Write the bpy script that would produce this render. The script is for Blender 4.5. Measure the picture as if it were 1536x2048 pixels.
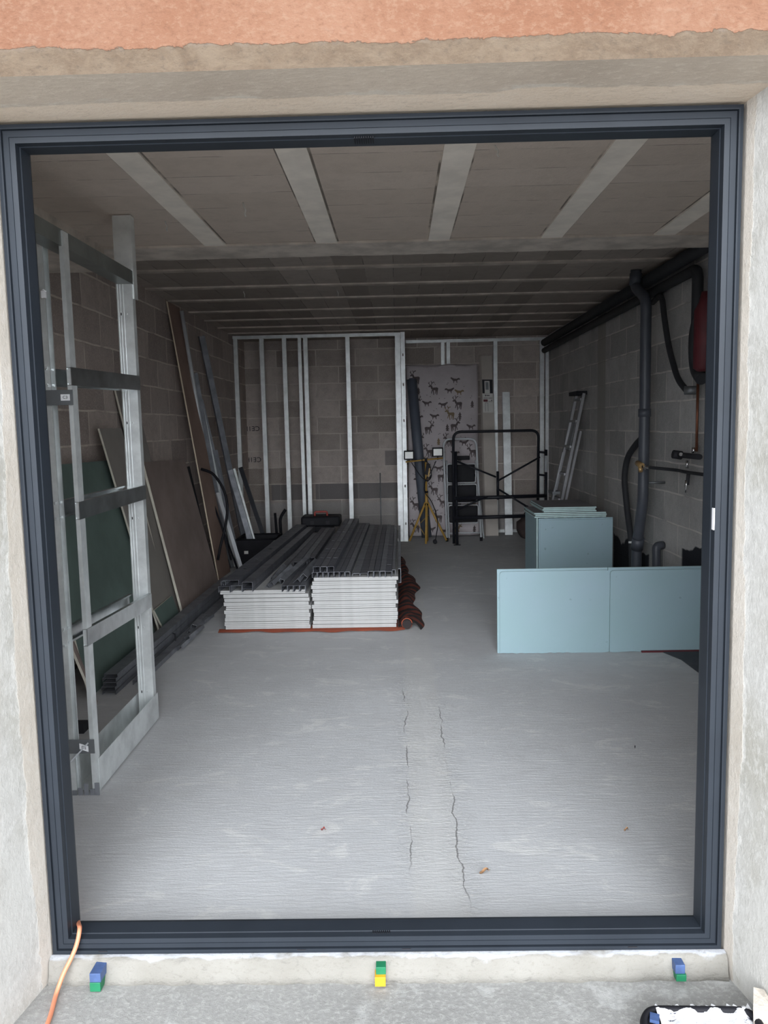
import bpy, bmesh, math, random
from mathutils import Vector as V, Matrix
PI = math.pi
random.seed(7)
for o in list(bpy.data.objects): bpy.data.objects.remove(o)
S = bpy.context.scene
C = S.collection

# ------------------------------------------------------------ camera
F_PX = 1590.42; YAW, PITCH, ROLL = .0182, -.1078, -.0204
CAM = V((0, -1.9853, 1.4116))
fwd = V((-math.sin(YAW)*math.cos(PITCH), math.cos(YAW)*math.cos(PITCH), math.sin(PITCH)))
r0 = V((math.cos(YAW), math.sin(YAW), 0)); u0 = r0.cross(fwd)
RT = r0*math.cos(ROLL)+u0*math.sin(ROLL); UP = u0*math.cos(ROLL)-r0*math.sin(ROLL)
cd = bpy.data.cameras.new('camera'); co = bpy.data.objects.new('camera', cd); C.objects.link(co)
cd.sensor_fit = 'VERTICAL'; cd.sensor_height = 32; cd.lens = F_PX/2048*32
cd.clip_start = .05; cd.clip_end = 200
co.matrix_world = Matrix(((RT.x, UP.x, -fwd.x, CAM.x), (RT.y, UP.y, -fwd.y, CAM.y), (RT.z, UP.z, -fwd.z, CAM.z), (0, 0, 0, 1)))
S.camera = co
def at(px, py, x=None, y=None, z=None):
    """point of the place seen at a photo pixel, on the wall/floor plane x=, y= or z="""
    d = fwd+RT*((px-768)/F_PX)-UP*((py-1024)/F_PX)
    if x is not None: t = (x-CAM.x)/d.x
    elif y is not None: t = (y-CAM.y)/d.y
    else: t = (z-CAM.z)/d.z
    return CAM+d*t

# ------------------------------------------------------------ sky and exposure
w = bpy.data.worlds.new('overcast_sky'); S.world = w; w.use_nodes = True
nt = w.node_tree; bg = nt.nodes['Background']
# overcast sky, with a glow added low before the opening to light the room
SKY_BASE, GLOW, GLOW_EL, GLOW_N = .85, 8.4, 10, 13
tc = nt.nodes.new('ShaderNodeTexCoord'); dp = nt.nodes.new('ShaderNodeVectorMath'); dp.operation = 'DOT_PRODUCT'
dp.inputs[1].default_value = (0, -math.cos(math.radians(GLOW_EL)), math.sin(math.radians(GLOW_EL)))
def skymath(op, a, b):
    n = nt.nodes.new('ShaderNodeMath'); n.operation = op
    for k, v in enumerate((a, b)):
        if isinstance(v, (int, float)): n.inputs[k].default_value = v
        else: nt.links.new(v, n.inputs[k])
    return n.outputs[0]
nt.links.new(tc.outputs['Generated'], dp.inputs[0])
g_ = skymath('ADD', skymath('MULTIPLY', skymath('POWER', skymath('MAXIMUM', dp.outputs['Value'], 0), GLOW_N), GLOW), SKY_BASE)
nt.links.new(g_, bg.inputs[1])
bg.inputs[0].default_value = (.90, .945, 1, 1)
S.view_settings.view_transform = 'Standard'; S.view_settings.look = 'None'
S.view_settings.gamma = 1; S.view_settings.use_curve_mapping = False
S.view_settings.exposure = 1.37
try: S.cycles.diffuse_bounces = 6
except Exception: pass

# ------------------------------------------------------------ materials
class NT:
    def __init__(s, name):
        s.m = bpy.data.materials.new(name); s.m.use_nodes = True
        s.t = s.m.node_tree; s.b = s.t.nodes['Principled BSDF']; s.N = s.t.nodes; s.L = s.t.links
        s.pos = s.N.new('ShaderNodeTexCoord').outputs['Object']
    def lk(s, a, b):
        if isinstance(a, (int, float)): b.default_value = a
        elif isinstance(a, tuple): b.default_value = a if len(a) == 4 else (*a, 1)
        else: s.L.new(a, b)
    def vec(s, scale=(1, 1, 1), src=None, loc=(0, 0, 0)):
        n = s.N.new('ShaderNodeMapping'); s.L.new(src or s.pos, n.inputs[0]); n.inputs['Scale'].default_value = scale; n.inputs['Location'].default_value = loc
        return n.outputs[0]
    def noise(s, scale, vec=None, det=4, rough=.55, dist=0):
        n = s.N.new('ShaderNodeTexNoise'); s.L.new(vec or s.pos, n.inputs['Vector'])
        n.inputs['Scale'].default_value = scale; n.inputs['Detail'].default_value = det; n.inputs['Roughness'].default_value = rough; n.inputs['Distortion'].default_value = dist
        return n.outputs['Fac']
    def math(s, op, a, b=0, c=0, clamp=False):
        n = s.N.new('ShaderNodeMath'); n.operation = op; n.use_clamp = clamp
        s.lk(a, n.inputs[0]); s.lk(b, n.inputs[1]); s.lk(c, n.inputs[2]); return n.outputs[0]
    def ramp(s, f, lo, hi):
        n = s.N.new('ShaderNodeMapRange'); n.interpolation_type = 'SMOOTHSTEP'; s.lk(f, n.inputs[0])
        n.inputs[1].default_value = lo; n.inputs[2].default_value = hi; return n.outputs[0]
    def mix(s, f, a, b, mode='MIX'):
        n = s.N.new('ShaderNodeMix'); n.data_type = 'RGBA'; n.blend_type = mode
        s.lk(f, n.inputs[0]); s.lk(a, n.inputs[6]); s.lk(b, n.inputs[7]); return n.outputs[2]
    def xyz(s):
        n = s.N.new('ShaderNodeSeparateXYZ'); s.L.new(s.pos, n.inputs[0]); return n.outputs
    def comb(s, x, y, z):
        n = s.N.new('ShaderNodeCombineXYZ'); s.lk(x, n.inputs[0]); s.lk(y, n.inputs[1]); s.lk(z, n.inputs[2]); return n.outputs[0]
    def done(s, col, rough=.8, metal=0, bump=None, bs=.3, bd=.01):
        s.lk(col, s.b.inputs['Base Color']); s.lk(rough, s.b.inputs['Roughness']); s.lk(metal, s.b.inputs['Metallic'])
        if bump is not None:
            n = s.N.new('ShaderNodeBump'); n.inputs['Strength'].default_value = bs; n.inputs['Distance'].default_value = bd
            s.L.new(bump, n.inputs['Height']); s.L.new(n.outputs[0], s.b.inputs['Normal'])
        return s.m
def plain(name, col, rough=.6, metal=0, var=.15, scale=12, bs=.1, stretch=(1, 1, 1), bd=.003):
    m = NT(name); v = m.vec(stretch); n = m.noise(scale, v, 5, .6)
    dark = tuple(c*(1-var) for c in col); light = tuple(min(1, c*(1+var)) for c in col)
    return m.done(m.mix(m.ramp(n, .3, .7), dark, light), rough, metal, m.noise(scale*6, v), bs, bd)
def band(m, v, a, b, e=.004):            # 1 between a and b
    return m.math('MULTIPLY', m.ramp(v, a-e, a+e), m.math('SUBTRACT', 1, m.ramp(v, b-e, b+e)))

def block_mat(name, axis, c1, c2, mortar, extra=None):
    m = NT(name); X = m.xyz(); u = X[0] if axis == 'x' else X[1]
    wob = m.noise(3, None, 3)
    vv = m.comb(m.math('ADD', u, m.math('MULTIPLY', wob, .02)), m.math('ADD', m.math('ADD', X[2], m.math('MULTIPLY', wob, .02)), .171), 0)
    b = m.N.new('ShaderNodeTexBrick'); m.L.new(vv, b.inputs['Vector'])
    b.offset = .43; b.inputs['Color1'].default_value = (0, 0, 0, 1); b.inputs['Color2'].default_value = (1, 1, 1, 1)
    b.inputs['Mortar'].default_value = (.5, .5, .5, 1); b.inputs['Scale'].default_value = 1
    b.inputs['Mortar Size'].default_value = .0075; b.inputs['Mortar Smooth'].default_value = .3
    b.inputs['Brick Width'].default_value = .51; b.inputs['Row Height'].default_value = .2155
    f = b.outputs['Fac']
    col = m.mix(b.outputs['Color'], c1, c2)
    big = m.noise(1.3, None, 5, .6); fine = m.noise(95, None, 3, .7); mid = m.noise(9, None, 6, .7)
    col = m.mix(m.math('MULTIPLY', m.ramp(mid, .35, .7), .35), col, tuple(c*.72 for c in c1))
    col = m.mix(m.math('MULTIPLY', m.ramp(fine, .45, .75), .35), col, tuple(c*1.5 for c in c2))
    gap = m.ramp(m.noise(4, None, 4), .30, .50)
    col = m.mix(m.math('MULTIPLY', f, gap), col, mortar)
    col = m.mix(m.math('MULTIPLY', m.ramp(big, .5, .75), .3), col, mortar)
    if extra: col = extra(m, X, col)
    h = m.math('ADD', m.math('MULTIPLY', fine, .5), m.math('MULTIPLY', f, -.8))
    return m.done(col, .95, 0, h, .6, .01)

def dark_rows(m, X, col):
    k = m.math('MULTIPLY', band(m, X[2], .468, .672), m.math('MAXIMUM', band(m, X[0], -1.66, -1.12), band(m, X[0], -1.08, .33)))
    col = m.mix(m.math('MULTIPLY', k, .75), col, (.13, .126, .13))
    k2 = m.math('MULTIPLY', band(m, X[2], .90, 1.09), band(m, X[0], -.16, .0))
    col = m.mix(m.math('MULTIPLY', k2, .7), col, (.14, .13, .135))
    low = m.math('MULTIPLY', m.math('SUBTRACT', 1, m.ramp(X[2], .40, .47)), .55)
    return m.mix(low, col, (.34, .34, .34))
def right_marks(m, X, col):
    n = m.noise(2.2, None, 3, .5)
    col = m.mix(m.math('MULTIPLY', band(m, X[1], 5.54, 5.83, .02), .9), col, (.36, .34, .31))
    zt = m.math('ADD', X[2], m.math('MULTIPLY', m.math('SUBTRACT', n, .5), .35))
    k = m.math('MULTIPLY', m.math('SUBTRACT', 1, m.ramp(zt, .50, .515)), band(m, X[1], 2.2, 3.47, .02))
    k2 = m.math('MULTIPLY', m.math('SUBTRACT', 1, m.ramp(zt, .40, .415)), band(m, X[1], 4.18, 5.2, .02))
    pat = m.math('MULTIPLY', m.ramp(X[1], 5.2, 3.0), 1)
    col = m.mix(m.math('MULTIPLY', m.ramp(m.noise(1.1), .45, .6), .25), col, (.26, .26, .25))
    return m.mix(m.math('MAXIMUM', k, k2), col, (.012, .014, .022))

M = {}
M['block_left'] = block_mat('block_left', 'y', (.36, .30, .27), (.60, .515, .465), (.76, .69, .61))
M['block_back'] = block_mat('block_back', 'x', (.28, .24, .215), (.52, .455, .415), (.58, .53, .48), dark_rows)
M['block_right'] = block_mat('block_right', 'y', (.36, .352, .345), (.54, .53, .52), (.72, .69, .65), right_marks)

def floor_mat():
    m = NT('screed'); X = m.xyz()
    big = m.noise(.9, None, 5, .6); mid = m.noise(5, m.vec((1, 2.5, 1)), 6, .65); st = m.noise(9, m.vec((1.2, 9, 1)), 5, .7); fine = m.noise(120, m.vec((1, 2, 1)), 3, .7)
    col = m.mix(m.ramp(big, .3, .7), (.49, .495, .505), (.565, .57, .58))
    col = m.mix(m.math('MULTIPLY', m.ramp(mid, .4, .72), .35), col, (.50, .495, .495))
    col = m.mix(m.math('MULTIPLY', m.ramp(st, .56, .70), .35), col, (.76, .75, .72))
    col = m.mix(m.math('MULTIPLY', m.ramp(fine, .6, .8), .3), col, (.78, .77, .75))
    blot = m.noise(3.2, m.vec((1, 1.8, 1)), 8, .75, 1.0)
    col = m.mix(m.math('MULTIPLY', m.ramp(blot, .54, .62), .38), col, (.74, .73, .70))
    col = m.mix(m.math('MULTIPLY', m.ramp(blot, .46, .36), .30), col, (.44, .44, .445))
    cracks = None; hgt = None
    for k, (x0, lo, hi) in enumerate(((.018, .45, 2.15), (.182, .25, 1.85))):
        n = m.noise(2.6, m.comb(k*7.3, X[1], 0), 5, .62)
        n2 = m.noise(5, m.comb(k*3.1+20, X[1], 0), 2)
        xc = m.math('SUBTRACT', m.math('SUBTRACT', X[0], x0), m.math('MULTIPLY', m.math('SUBTRACT', n, .5), .11))
        d = m.math('ABSOLUTE', xc)
        wd = m.math('MULTIPLY', m.ramp(n2, .40, .62), .0030)
        c = m.math('MULTIPLY', m.math('LESS_THAN', d, wd), band(m, X[1], lo, hi, .1))
        cracks = c if cracks is None else m.math('MAXIMUM', cracks, c)
        near = m.math('MULTIPLY', m.math('SUBTRACT', 1, m.ramp(d, .0, .09)), band(m, X[1], lo-.1, hi+.2, .2))
        hgt = near if hgt is None else m.math('MAXIMUM', hgt, near)
    crumb = m.noise(28, m.vec((1, 2.4, 1)), 6, .75)
    col = m.mix(m.math('MULTIPLY', m.math('MULTIPLY', hgt, m.ramp(crumb, .52, .66)), .5), col, (.78, .76, .71))
    strip = band(m, X[0], .02, .19, .02)
    col = m.mix(m.math('MULTIPLY', strip, .18), col, (.66, .64, .59))
    far = m.ramp(m.noise(2.2, m.vec((1.5, .5, 1)), 4), .55, .7)
    col = m.mix(m.math('MULTIPLY', far, .25), col, (.44, .44, .45))
    col = m.mix(m.math('MULTIPLY', cracks, .7), col, (.12, .115, .11))
    h = m.math('ADD', m.math('ADD', m.math('MULTIPLY', fine, .25), m.math('MULTIPLY', st, .55)), m.math('MULTIPLY', m.math('MULTIPLY', hgt, crumb), 2.2))
    h = m.math('SUBTRACT', h, m.math('MULTIPLY', cracks, .8))
    return m.done(col, .85, 0, h, .5, .010)
M['floor'] = floor_mat()

def cement(name, base, light, dark, lo=.45, hi=.62, sc=4, st=(1, 1, 1)):
    m = NT(name); v = m.vec(st)
    a = m.noise(sc, v, 7, .68, .4); b = m.noise(sc*.35, v, 4); c = m.noise(70, None, 4, .7)
    col = m.mix(m.ramp(b, .35, .65), base, tuple(x*.86 for x in base))
    col = m.mix(m.math('MULTIPLY', m.ramp(a, lo, hi), .65), col, light)
    col = m.mix(m.math('MULTIPLY', m.ramp(a, .42, .3), .5), col, dark)
    f = m.noise(75, None, 8, .75)
    col = m.mix(m.math('MULTIPLY', m.ramp(f, .50, .62), .5), col, tuple(min(1, x*1.45) for x in base))
    col = m.mix(m.math('MULTIPLY', m.ramp(f, .47, .36), .35), col, tuple(x*.72 for x in base))
    return m.done(col, .95, 0, m.math('ADD', m.math('MULTIPLY', a, .8), m.math('MULTIPLY', f, .9)), .6, .010)
M['ground'] = cement('outside_concrete', (.35, .345, .33), (.53, .53, .52), (.265, .26, .25), .52, .66, 6)
def kerb_mat():
    m = NT('cream_mortar'); X = m.xyz(); a = m.noise(26, m.vec((1, 1, 1.5)), 7, .72, .6); b = m.noise(5, None, 4); c = m.noise(90, None, 4, .7)
    col = m.mix(m.ramp(b, .3, .7), (.26, .245, .215), (.31, .295, .265))
    col = m.mix(m.math('MULTIPLY', m.ramp(a, .45, .3), .5), col, (.17, .16, .145))
    e = m.math('ADD', X[1], m.math('MULTIPLY', m.math('SUBTRACT', m.noise(7, None, 5, .6), .5), .035))
    k = m.math('MULTIPLY', m.ramp(e, -.016, -.011), m.ramp(b, .38, .5))
    col = m.mix(k, col, (.46, .47, .50))
    f = m.noise(70, m.vec((1, 1, 1.6)), 7, .75)
    col = m.mix(m.math('MULTIPLY', m.ramp(f, .46, .36), .35), col, (.19, .175, .15))
    return m.done(col, .95, 0, m.math('ADD', m.math('MULTIPLY', a, 1.0), m.math('MULTIPLY', f, .8)), .6, .010)
M['kerb'] = kerb_mat()
M['kerb_old'] = cement('cream_mortar', (.27, .255, .23), (.33, .32, .30), (.215, .205, .19), .5, .7, 14)
M['pit'] = cement('loose_rim', (.5, .47, .41), (.7, .68, .63), (.3, .28, .25), .5, .6, 20)

def jamb_mat(name):
    m = NT(name); X = m.xyz()
    a = m.noise(9, None, 8, .75, .5); b = m.noise(2.5, None, 4); c = m.noise(80, None, 4, .7); s = m.noise(3, m.vec((1, 1, .25)), 4)
    cream = m.mix(m.ramp(b, .3, .7), (.54, .485, .415), (.64, .585, .52))
    grey = m.mix(m.ramp(b, .35, .65), (.46, .44, .39), (.58, .565, .535))
    edge = m.math('ADD', X[1], m.math('MULTIPLY', m.math('SUBTRACT', s, .5), .12))
    edge = m.math('ADD', edge, m.math('MULTIPLY', m.math('SUBTRACT', a, .5), .05))
    k = m.ramp(edge, -.050, -.043)
    rim = band(m, edge, -.062, -.047, .004)
    col = m.mix(k, grey, cream)
    col = m.mix(m.math('MULTIPLY', m.math('MULTIPLY', rim, m.ramp(a, .42, .58)), .8), col, (.72, .70, .66))
    col = m.mix(m.math('MULTIPLY', m.ramp(c, .6, .8), .25), col, (.66, .64, .6))
    f = m.noise(55, m.vec((1, 1, .7)), 8, .75)
    col = m.mix(m.math('MULTIPLY', m.math('MULTIPLY', m.ramp(f, .50, .60), m.math('SUBTRACT', 1, m.math('MULTIPLY', k, .6))), .45), col, (.70, .685, .65))
    col = m.mix(m.math('MULTIPLY', m.ramp(f, .46, .36), .25), col, (.36, .345, .31))
    pt = m.ramp(m.noise(3.1, m.vec((1, 1, .7)), 7, .7, .5), .50, .56)
    col = m.mix(m.math('MULTIPLY', m.math('MULTIPLY', pt, m.math('SUBTRACT', 1, k)), .55), col, (.62, .605, .57))
    h = m.math('ADD', m.math('ADD', m.math('MULTIPLY', a, .6), m.math('MULTIPLY', f, .8)), m.math('MULTIPLY', k, .6))
    return m.done(col, .95, 0, h, .55, .010)
M['jamb'] = jamb_mat('jamb_cement')
def lintel_mat():
    m = NT('lintel_cement'); X = m.xyz()
    a = m.noise(7, m.vec((1, 2, 1)), 8, .72, .6); b = m.noise(1.6, None, 4); c = m.noise(80, None, 4, .7); s = m.noise(2.6, None, 4)
    cream = m.mix(m.ramp(b, .3, .7), (.76, .62, .485), (.84, .71, .58))
    grey = m.mix(m.ramp(b, .35, .65), (.54, .45, .365), (.66, .56, .46))
    edge = m.math('ADD', m.math('ADD', X[1], m.math('MULTIPLY', m.math('SUBTRACT', s, .5), .10)), m.math('MULTIPLY', m.math('SUBTRACT', a, .5), .05))
    k = m.ramp(edge, -.088, -.08)
    rim = band(m, edge, -.10, -.084, .004)
    col = m.mix(k, grey, cream)
    col = m.mix(m.math('MULTIPLY', m.math('MULTIPLY', rim, m.ramp(a, .45, .6)), .7), col, (.72, .66, .58))
    f = m.noise(60, m.vec((.6, 1.2, 1)), 8, .75)
    col = m.mix(m.math('MULTIPLY', m.ramp(f, .52, .62), .35), col, (.82, .73, .62))
    col = m.mix(m.math('MULTIPLY', m.ramp(f, .46, .36), .3), col, (.46, .38, .30))
    return m.done(col, .95, 0, m.math('ADD', m.math('MULTIPLY', a, .7), m.math('MULTIPLY', f, .8)), .55, .010)
M['lintel'] = lintel_mat()
def facade_mat():
    m = NT('orange_render'); X = m.xyz()
    a = m.noise(9, m.vec((1, 1, 1.6)), 8, .72, .5); b = m.noise(3, None, 5, .6); c = m.noise(60, None, 4, .7); s = m.noise(2.2, m.vec((1, 1, .2)), 6, .65)
    edge = m.math('ADD', m.math('SUBTRACT', X[2], m.math('MULTIPLY', m.math('SUBTRACT', s, .5), .04)), m.math('MULTIPLY', m.math('SUBTRACT', a, .5), -.05))
    k = m.ramp(edge, 2.2155, 2.2175)
    ora = m.mix(m.ramp(b, .35, .65), (.205, .090, .048), (.25, .128, .078))
    ora = m.mix(m.math('MULTIPLY', m.ramp(a, .56, .72), .4), ora, (.26, .175, .128))
    ora = m.mix(m.math('MULTIPLY', m.ramp(X[0], -.1, -.9), .3), ora, (.17, .066, .033))
    bro = m.mix(m.ramp(a, .35, .7), (.120, .082, .053), (.165, .122, .084))
    col = m.mix(k, bro, ora)
    col = m.mix(m.math('MULTIPLY', band(m, edge, 2.2085, 2.2165, .002), m.ramp(a, .5, .6)), col, (.16, .12, .09))
    f = m.noise(62, m.vec((1, 1, 1.4)), 8, .75)
    col = m.mix(m.math('MULTIPLY', m.ramp(f, .50, .62), .4), col, m.mix(k, (.18, .13, .086), (.29, .18, .12)))
    col = m.mix(m.math('MULTIPLY', m.ramp(f, .46, .36), .45), col, m.mix(k, (.08, .06, .043), (.155, .070, .038)))
    h = m.math('ADD', m.math('ADD', m.math('MULTIPLY', a, .9), m.math('MULTIPLY', f, .9)), m.math('MULTIPLY', k, .8))
    return m.done(col, .95, 0, h, .7, .012)
M['facade'] = facade_mat()
def ceil_mat(name, w_, hgt_, off, c1, c2, gapc, swap):
    m = NT(name); X = m.xyz(); n = m.noise(4, None, 4)
    b = m.N.new('ShaderNodeTexBrick'); x_off = 25 if w_ > 10 else 0
    y = m.math('ADD', X[1], m.math('MULTIPLY', n, .02)); x = m.math('ADD', X[0], m.math('MULTIPLY', n, .01))
    m.L.new(m.comb(m.math('ADD', x, x_off), m.math('ADD', y, off if w_ > 10 else off+25), 0), b.inputs['Vector'])
    b.offset = .0; b.inputs['Color1'].default_value = (0, 0, 0, 1); b.inputs['Color2'].default_value = (1, 1, 1, 1); b.inputs['Mortar'].default_value = (.5, .5, .5, 1)
    b.inputs['Scale'].default_value = 1; b.inputs['Mortar Size'].default_value = .0022; b.inputs['Mortar Smooth'].default_value = .1
    b.inputs['Brick Width'].default_value = w_; b.inputs['Row Height'].default_value = hgt_
    a = m.noise(11, None, 7, .7); g = m.ramp(m.noise(2.6, m.vec((3, 1, 1)), 3), .42, .58)
    col = m.mix(b.outputs['Color'], c1, c2)
    col = m.mix(m.math('MULTIPLY', m.ramp(a, .4, .7), .3), col, tuple(q*.75 for q in c1))
    col = m.mix(m.math('MULTIPLY', m.math('MULTIPLY', b.outputs['Fac'], g), .85), col, gapc)
    if w_ > 10:  # gaps along the joists, their groove shadow painted in as dark lines
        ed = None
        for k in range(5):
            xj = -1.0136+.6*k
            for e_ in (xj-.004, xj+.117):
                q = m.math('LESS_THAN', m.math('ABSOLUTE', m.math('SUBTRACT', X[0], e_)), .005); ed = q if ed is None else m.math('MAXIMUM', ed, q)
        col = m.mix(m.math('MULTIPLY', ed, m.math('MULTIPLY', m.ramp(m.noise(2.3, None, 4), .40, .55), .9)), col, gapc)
    return m.done(col, .95, 0, m.math('SUBTRACT', m.math('MULTIPLY', m.noise(60, None, 4, .7), .4), m.math('MULTIPLY', b.outputs['Fac'], .8)), .6, .01)
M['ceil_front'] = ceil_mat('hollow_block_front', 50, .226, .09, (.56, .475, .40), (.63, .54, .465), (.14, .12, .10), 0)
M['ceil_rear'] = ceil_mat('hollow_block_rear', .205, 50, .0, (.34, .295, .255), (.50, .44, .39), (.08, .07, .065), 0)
M['joist'] = plain('joist_concrete', (.86, .79, .70), .9, 0, .1, 5, .3)
M['beam'] = plain('beam_concrete', (.56, .50, .44), .95, 0, .22, 6, .5)
M['frame'] = plain('anthracite_aluminium', (.020, .025, .033), .5, 0, .10, 4, .05)
M['frame'].node_tree.nodes['Principled BSDF'].inputs['Specular IOR Level'].default_value = .25
M['galv'] = plain('galvanised_steel', (.76, .79, .79), .38, .55, .16, 7, .05, (1, 1, 1))
M['galv_head'] = plain('dark_galvanised_rail', (.22, .24, .23), .35, .7, .2, 5)
M['galv_cross'] = plain('galvanised_cross_rail', (.55, .58, .59), .3, 1.0, .2, 6, .05)
M['galv_dull'] = plain('dull_galvanised', (.25, .26, .285), .5, .55, .22, 9, .05)
M['galv_dark'] = plain('dark_galvanised', (.15, .155, .178), .5, .5, .25, 9, .05)
M['galv_mid'] = plain('worn_galvanised', (.20, .205, .23), .45, .6, .25, 9, .05)
M['galv_bright'] = plain('bright_galvanised', (.62, .64, .64), .45, .5, .12, 10, .05)
M['plate'] = plain('grey_plate', (.20, .21, .22), .5, .6, .1, 8)
M['paper_brown'] = plain('brown_board_face', (.30, .235, .21), .85, 0, .15, 2.5, .05)
M['paper_grey'] = plain('grey_board_face', (.30, .275, .25), .85, 0, .08, 2.5, .05)
M['paper_green'] = plain('dark_green_board_face', (.135, .19, .17), .8, 0, .14, 2.5, .05)
M['board_edge'] = plain('cream_board_edge', (.62, .58, .50), .85, 0, .08, 20, .05)
M['gyps'] = plain('white_gypsum', (.43, .427, .42), .85, 0, .06, 18, .08)
def aqua():
    m = NT('aqua_board_face'); a = m.noise(1.6, None, 4); s = m.noise(26, None, 3, .5); big = m.noise(3.2, None, 2)
    col = m.mix(m.ramp(a, .3, .7), (.27, .39, .415), (.295, .40, .455))
    sp_ = m.math('MULTIPLY', m.ramp(s, .64, .70), m.ramp(big, .50, .60))
    col = m.mix(m.math('MULTIPLY', sp_, .6), col, (.15, .24, .22))
    return m.done(col, .75, 0, s, .05, .002)
M['aqua'] = aqua()
M['board_back'] = plain('grey_board_back', (.20, .19, .20), .85, 0, .1, 3)
M['aqua_edge'] = plain('aqua_board_edge', (.42, .56, .56), .8, 0, .08, 20, .05)
M['black'] = plain('black_plastic', (.010, .010, .013), .6)
M['black_tube'] = plain('black_painted_steel', (.014, .015, .02), .4)
for k_ in ('black', 'black_tube'): M[k_].node_tree.nodes['Principled BSDF'].inputs['Specular IOR Level'].default_value = .2
M['dark_pipe'] = plain('dark_grey_pipe', (.07, .077, .095), .45, 0, .08)
M['insul'] = plain('black_pipe_lagging', (.022, .023, .027), .7)
M['grey_roll'] = plain('slate_roll', (.085, .098, .125), .55, 0, .12, 3)
M['grey_tube'] = plain('grey_tube', (.50, .52, .54), .45, .2, .08, 8)
M['ladder'] = plain('aluminium', (.30, .30, .31), .42, .7, .1, 8)
M['white_tube'] = plain('white_coated_tube', (.52, .54, .56), .4, 0, .05)
M['yellow'] = plain('ochre_paint', (.42, .255, .06), .5, 0, .12)
M['lens'] = plain('frosted_lens', (.8, .8, .76), .3, 0, .03)
M['red'] = plain('red_paint', (.32, .05, .04), .5)
M['darkred'] = plain('dark_red_paint', (.10, .014, .020), .6)
M['cable_orange'] = plain('orange_cable', (.72, .27, .15), .45, 0, .06)
M['wood'] = plain('pale_wood', (.66, .55, .42), .7, 0, .1, 10, .1, (1, 1, .1))
M['brown'] = plain('brown_hardboard', (.30, .205, .165), .75, 0, .12, 3)
M['kit'] = plain('cream_carton', (.45, .41, .37), .85, 0, .08, 3)
M['label'] = plain('label_paper', (.62, .61, .58), .8, 0, .03)
M['white'] = plain('white_paper', (.82, .82, .84), .7, 0, .03)
M['ink'] = plain('ink', (.02, .02, .025), .8)
M['copper'] = plain('copper', (.22, .09, .055), .45, .7)
M['brass'] = plain('brass', (.55, .36, .16), .45, .6)
M['chrome'] = plain('chrome', (.7, .7, .7), .18, 1.0)
M['green'] = plain('green_wedge', (.008, .15, .065), .5)
M['blue'] = plain('blue_wedge', (.055, .095, .22), .5, 0, .15, 40)
M['amber'] = plain('yellow_wedge', (.62, .33, .015), .5)
M['leaf'] = plain('dry_leaf', (.36, .20, .10), .9, 0, .3, 60)
M['mat'] = plain('dark_mat', (.06, .065, .075), .85)
M['sack'] = plain('brown_sack', (.06, .042, .040), .9, 0, .25, 9, .4)
def plaster():
    m = NT('plaster_smear'); a = m.noise(9, m.vec((1, 3, 1)), 7, .75, 1.2)
    return m.done(m.mix(m.ramp(a, .36, .44), (.04, .045, .08), (.80, .80, .82)), .7, 0, a, .9, .01)
M['plaster'] = plaster()
M['dirtywood'] = cement('stained_board', (.55, .49, .42), (.8, .78, .72), (.42, .27, .15), .5, .6, 10)
def stripes():
    m = NT('striped_cloth'); X = m.xyz()
    n = m.noise(7, m.vec((1, 1, 1)), 4)
    t = m.math('FRACT', m.math('ADD', m.math('MULTIPLY', X[1], 8.5), m.math('MULTIPLY', n, 1.3)))
    k = m.ramp(t, .42, .5)
    return m.done(m.mix(k, (.17, .036, .02), (.022, .016, .016)), .9, 0, m.noise(120), .3, .003)
M['cloth'] = stripes()
def hemstripes():
    m = NT('striped_cloth_hem'); X = m.xyz(); n = m.noise(3, m.vec((1, 6, 1)), 4)
    t = m.math('ADD', X[1], m.math('MULTIPLY', n, .05))
    k = band(m, t, 3.425, 3.455, .003)
    return m.done(m.mix(k, (.34, .075, .035), (.05, .022, .02)), .9, 0, m.noise(120), .3, .003)
M['cloth_hem'] = hemstripes()
M['fabric'] = plain('pale_mattress_fabric', (.50, .455, .465), .9, 0, .07, 5, .1)
M['motif'] = plain('brown_deer_print', (.105, .085, .085), .9)
M['motif2'] = plain('tan_print', (.22, .16, .10), .9)

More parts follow.
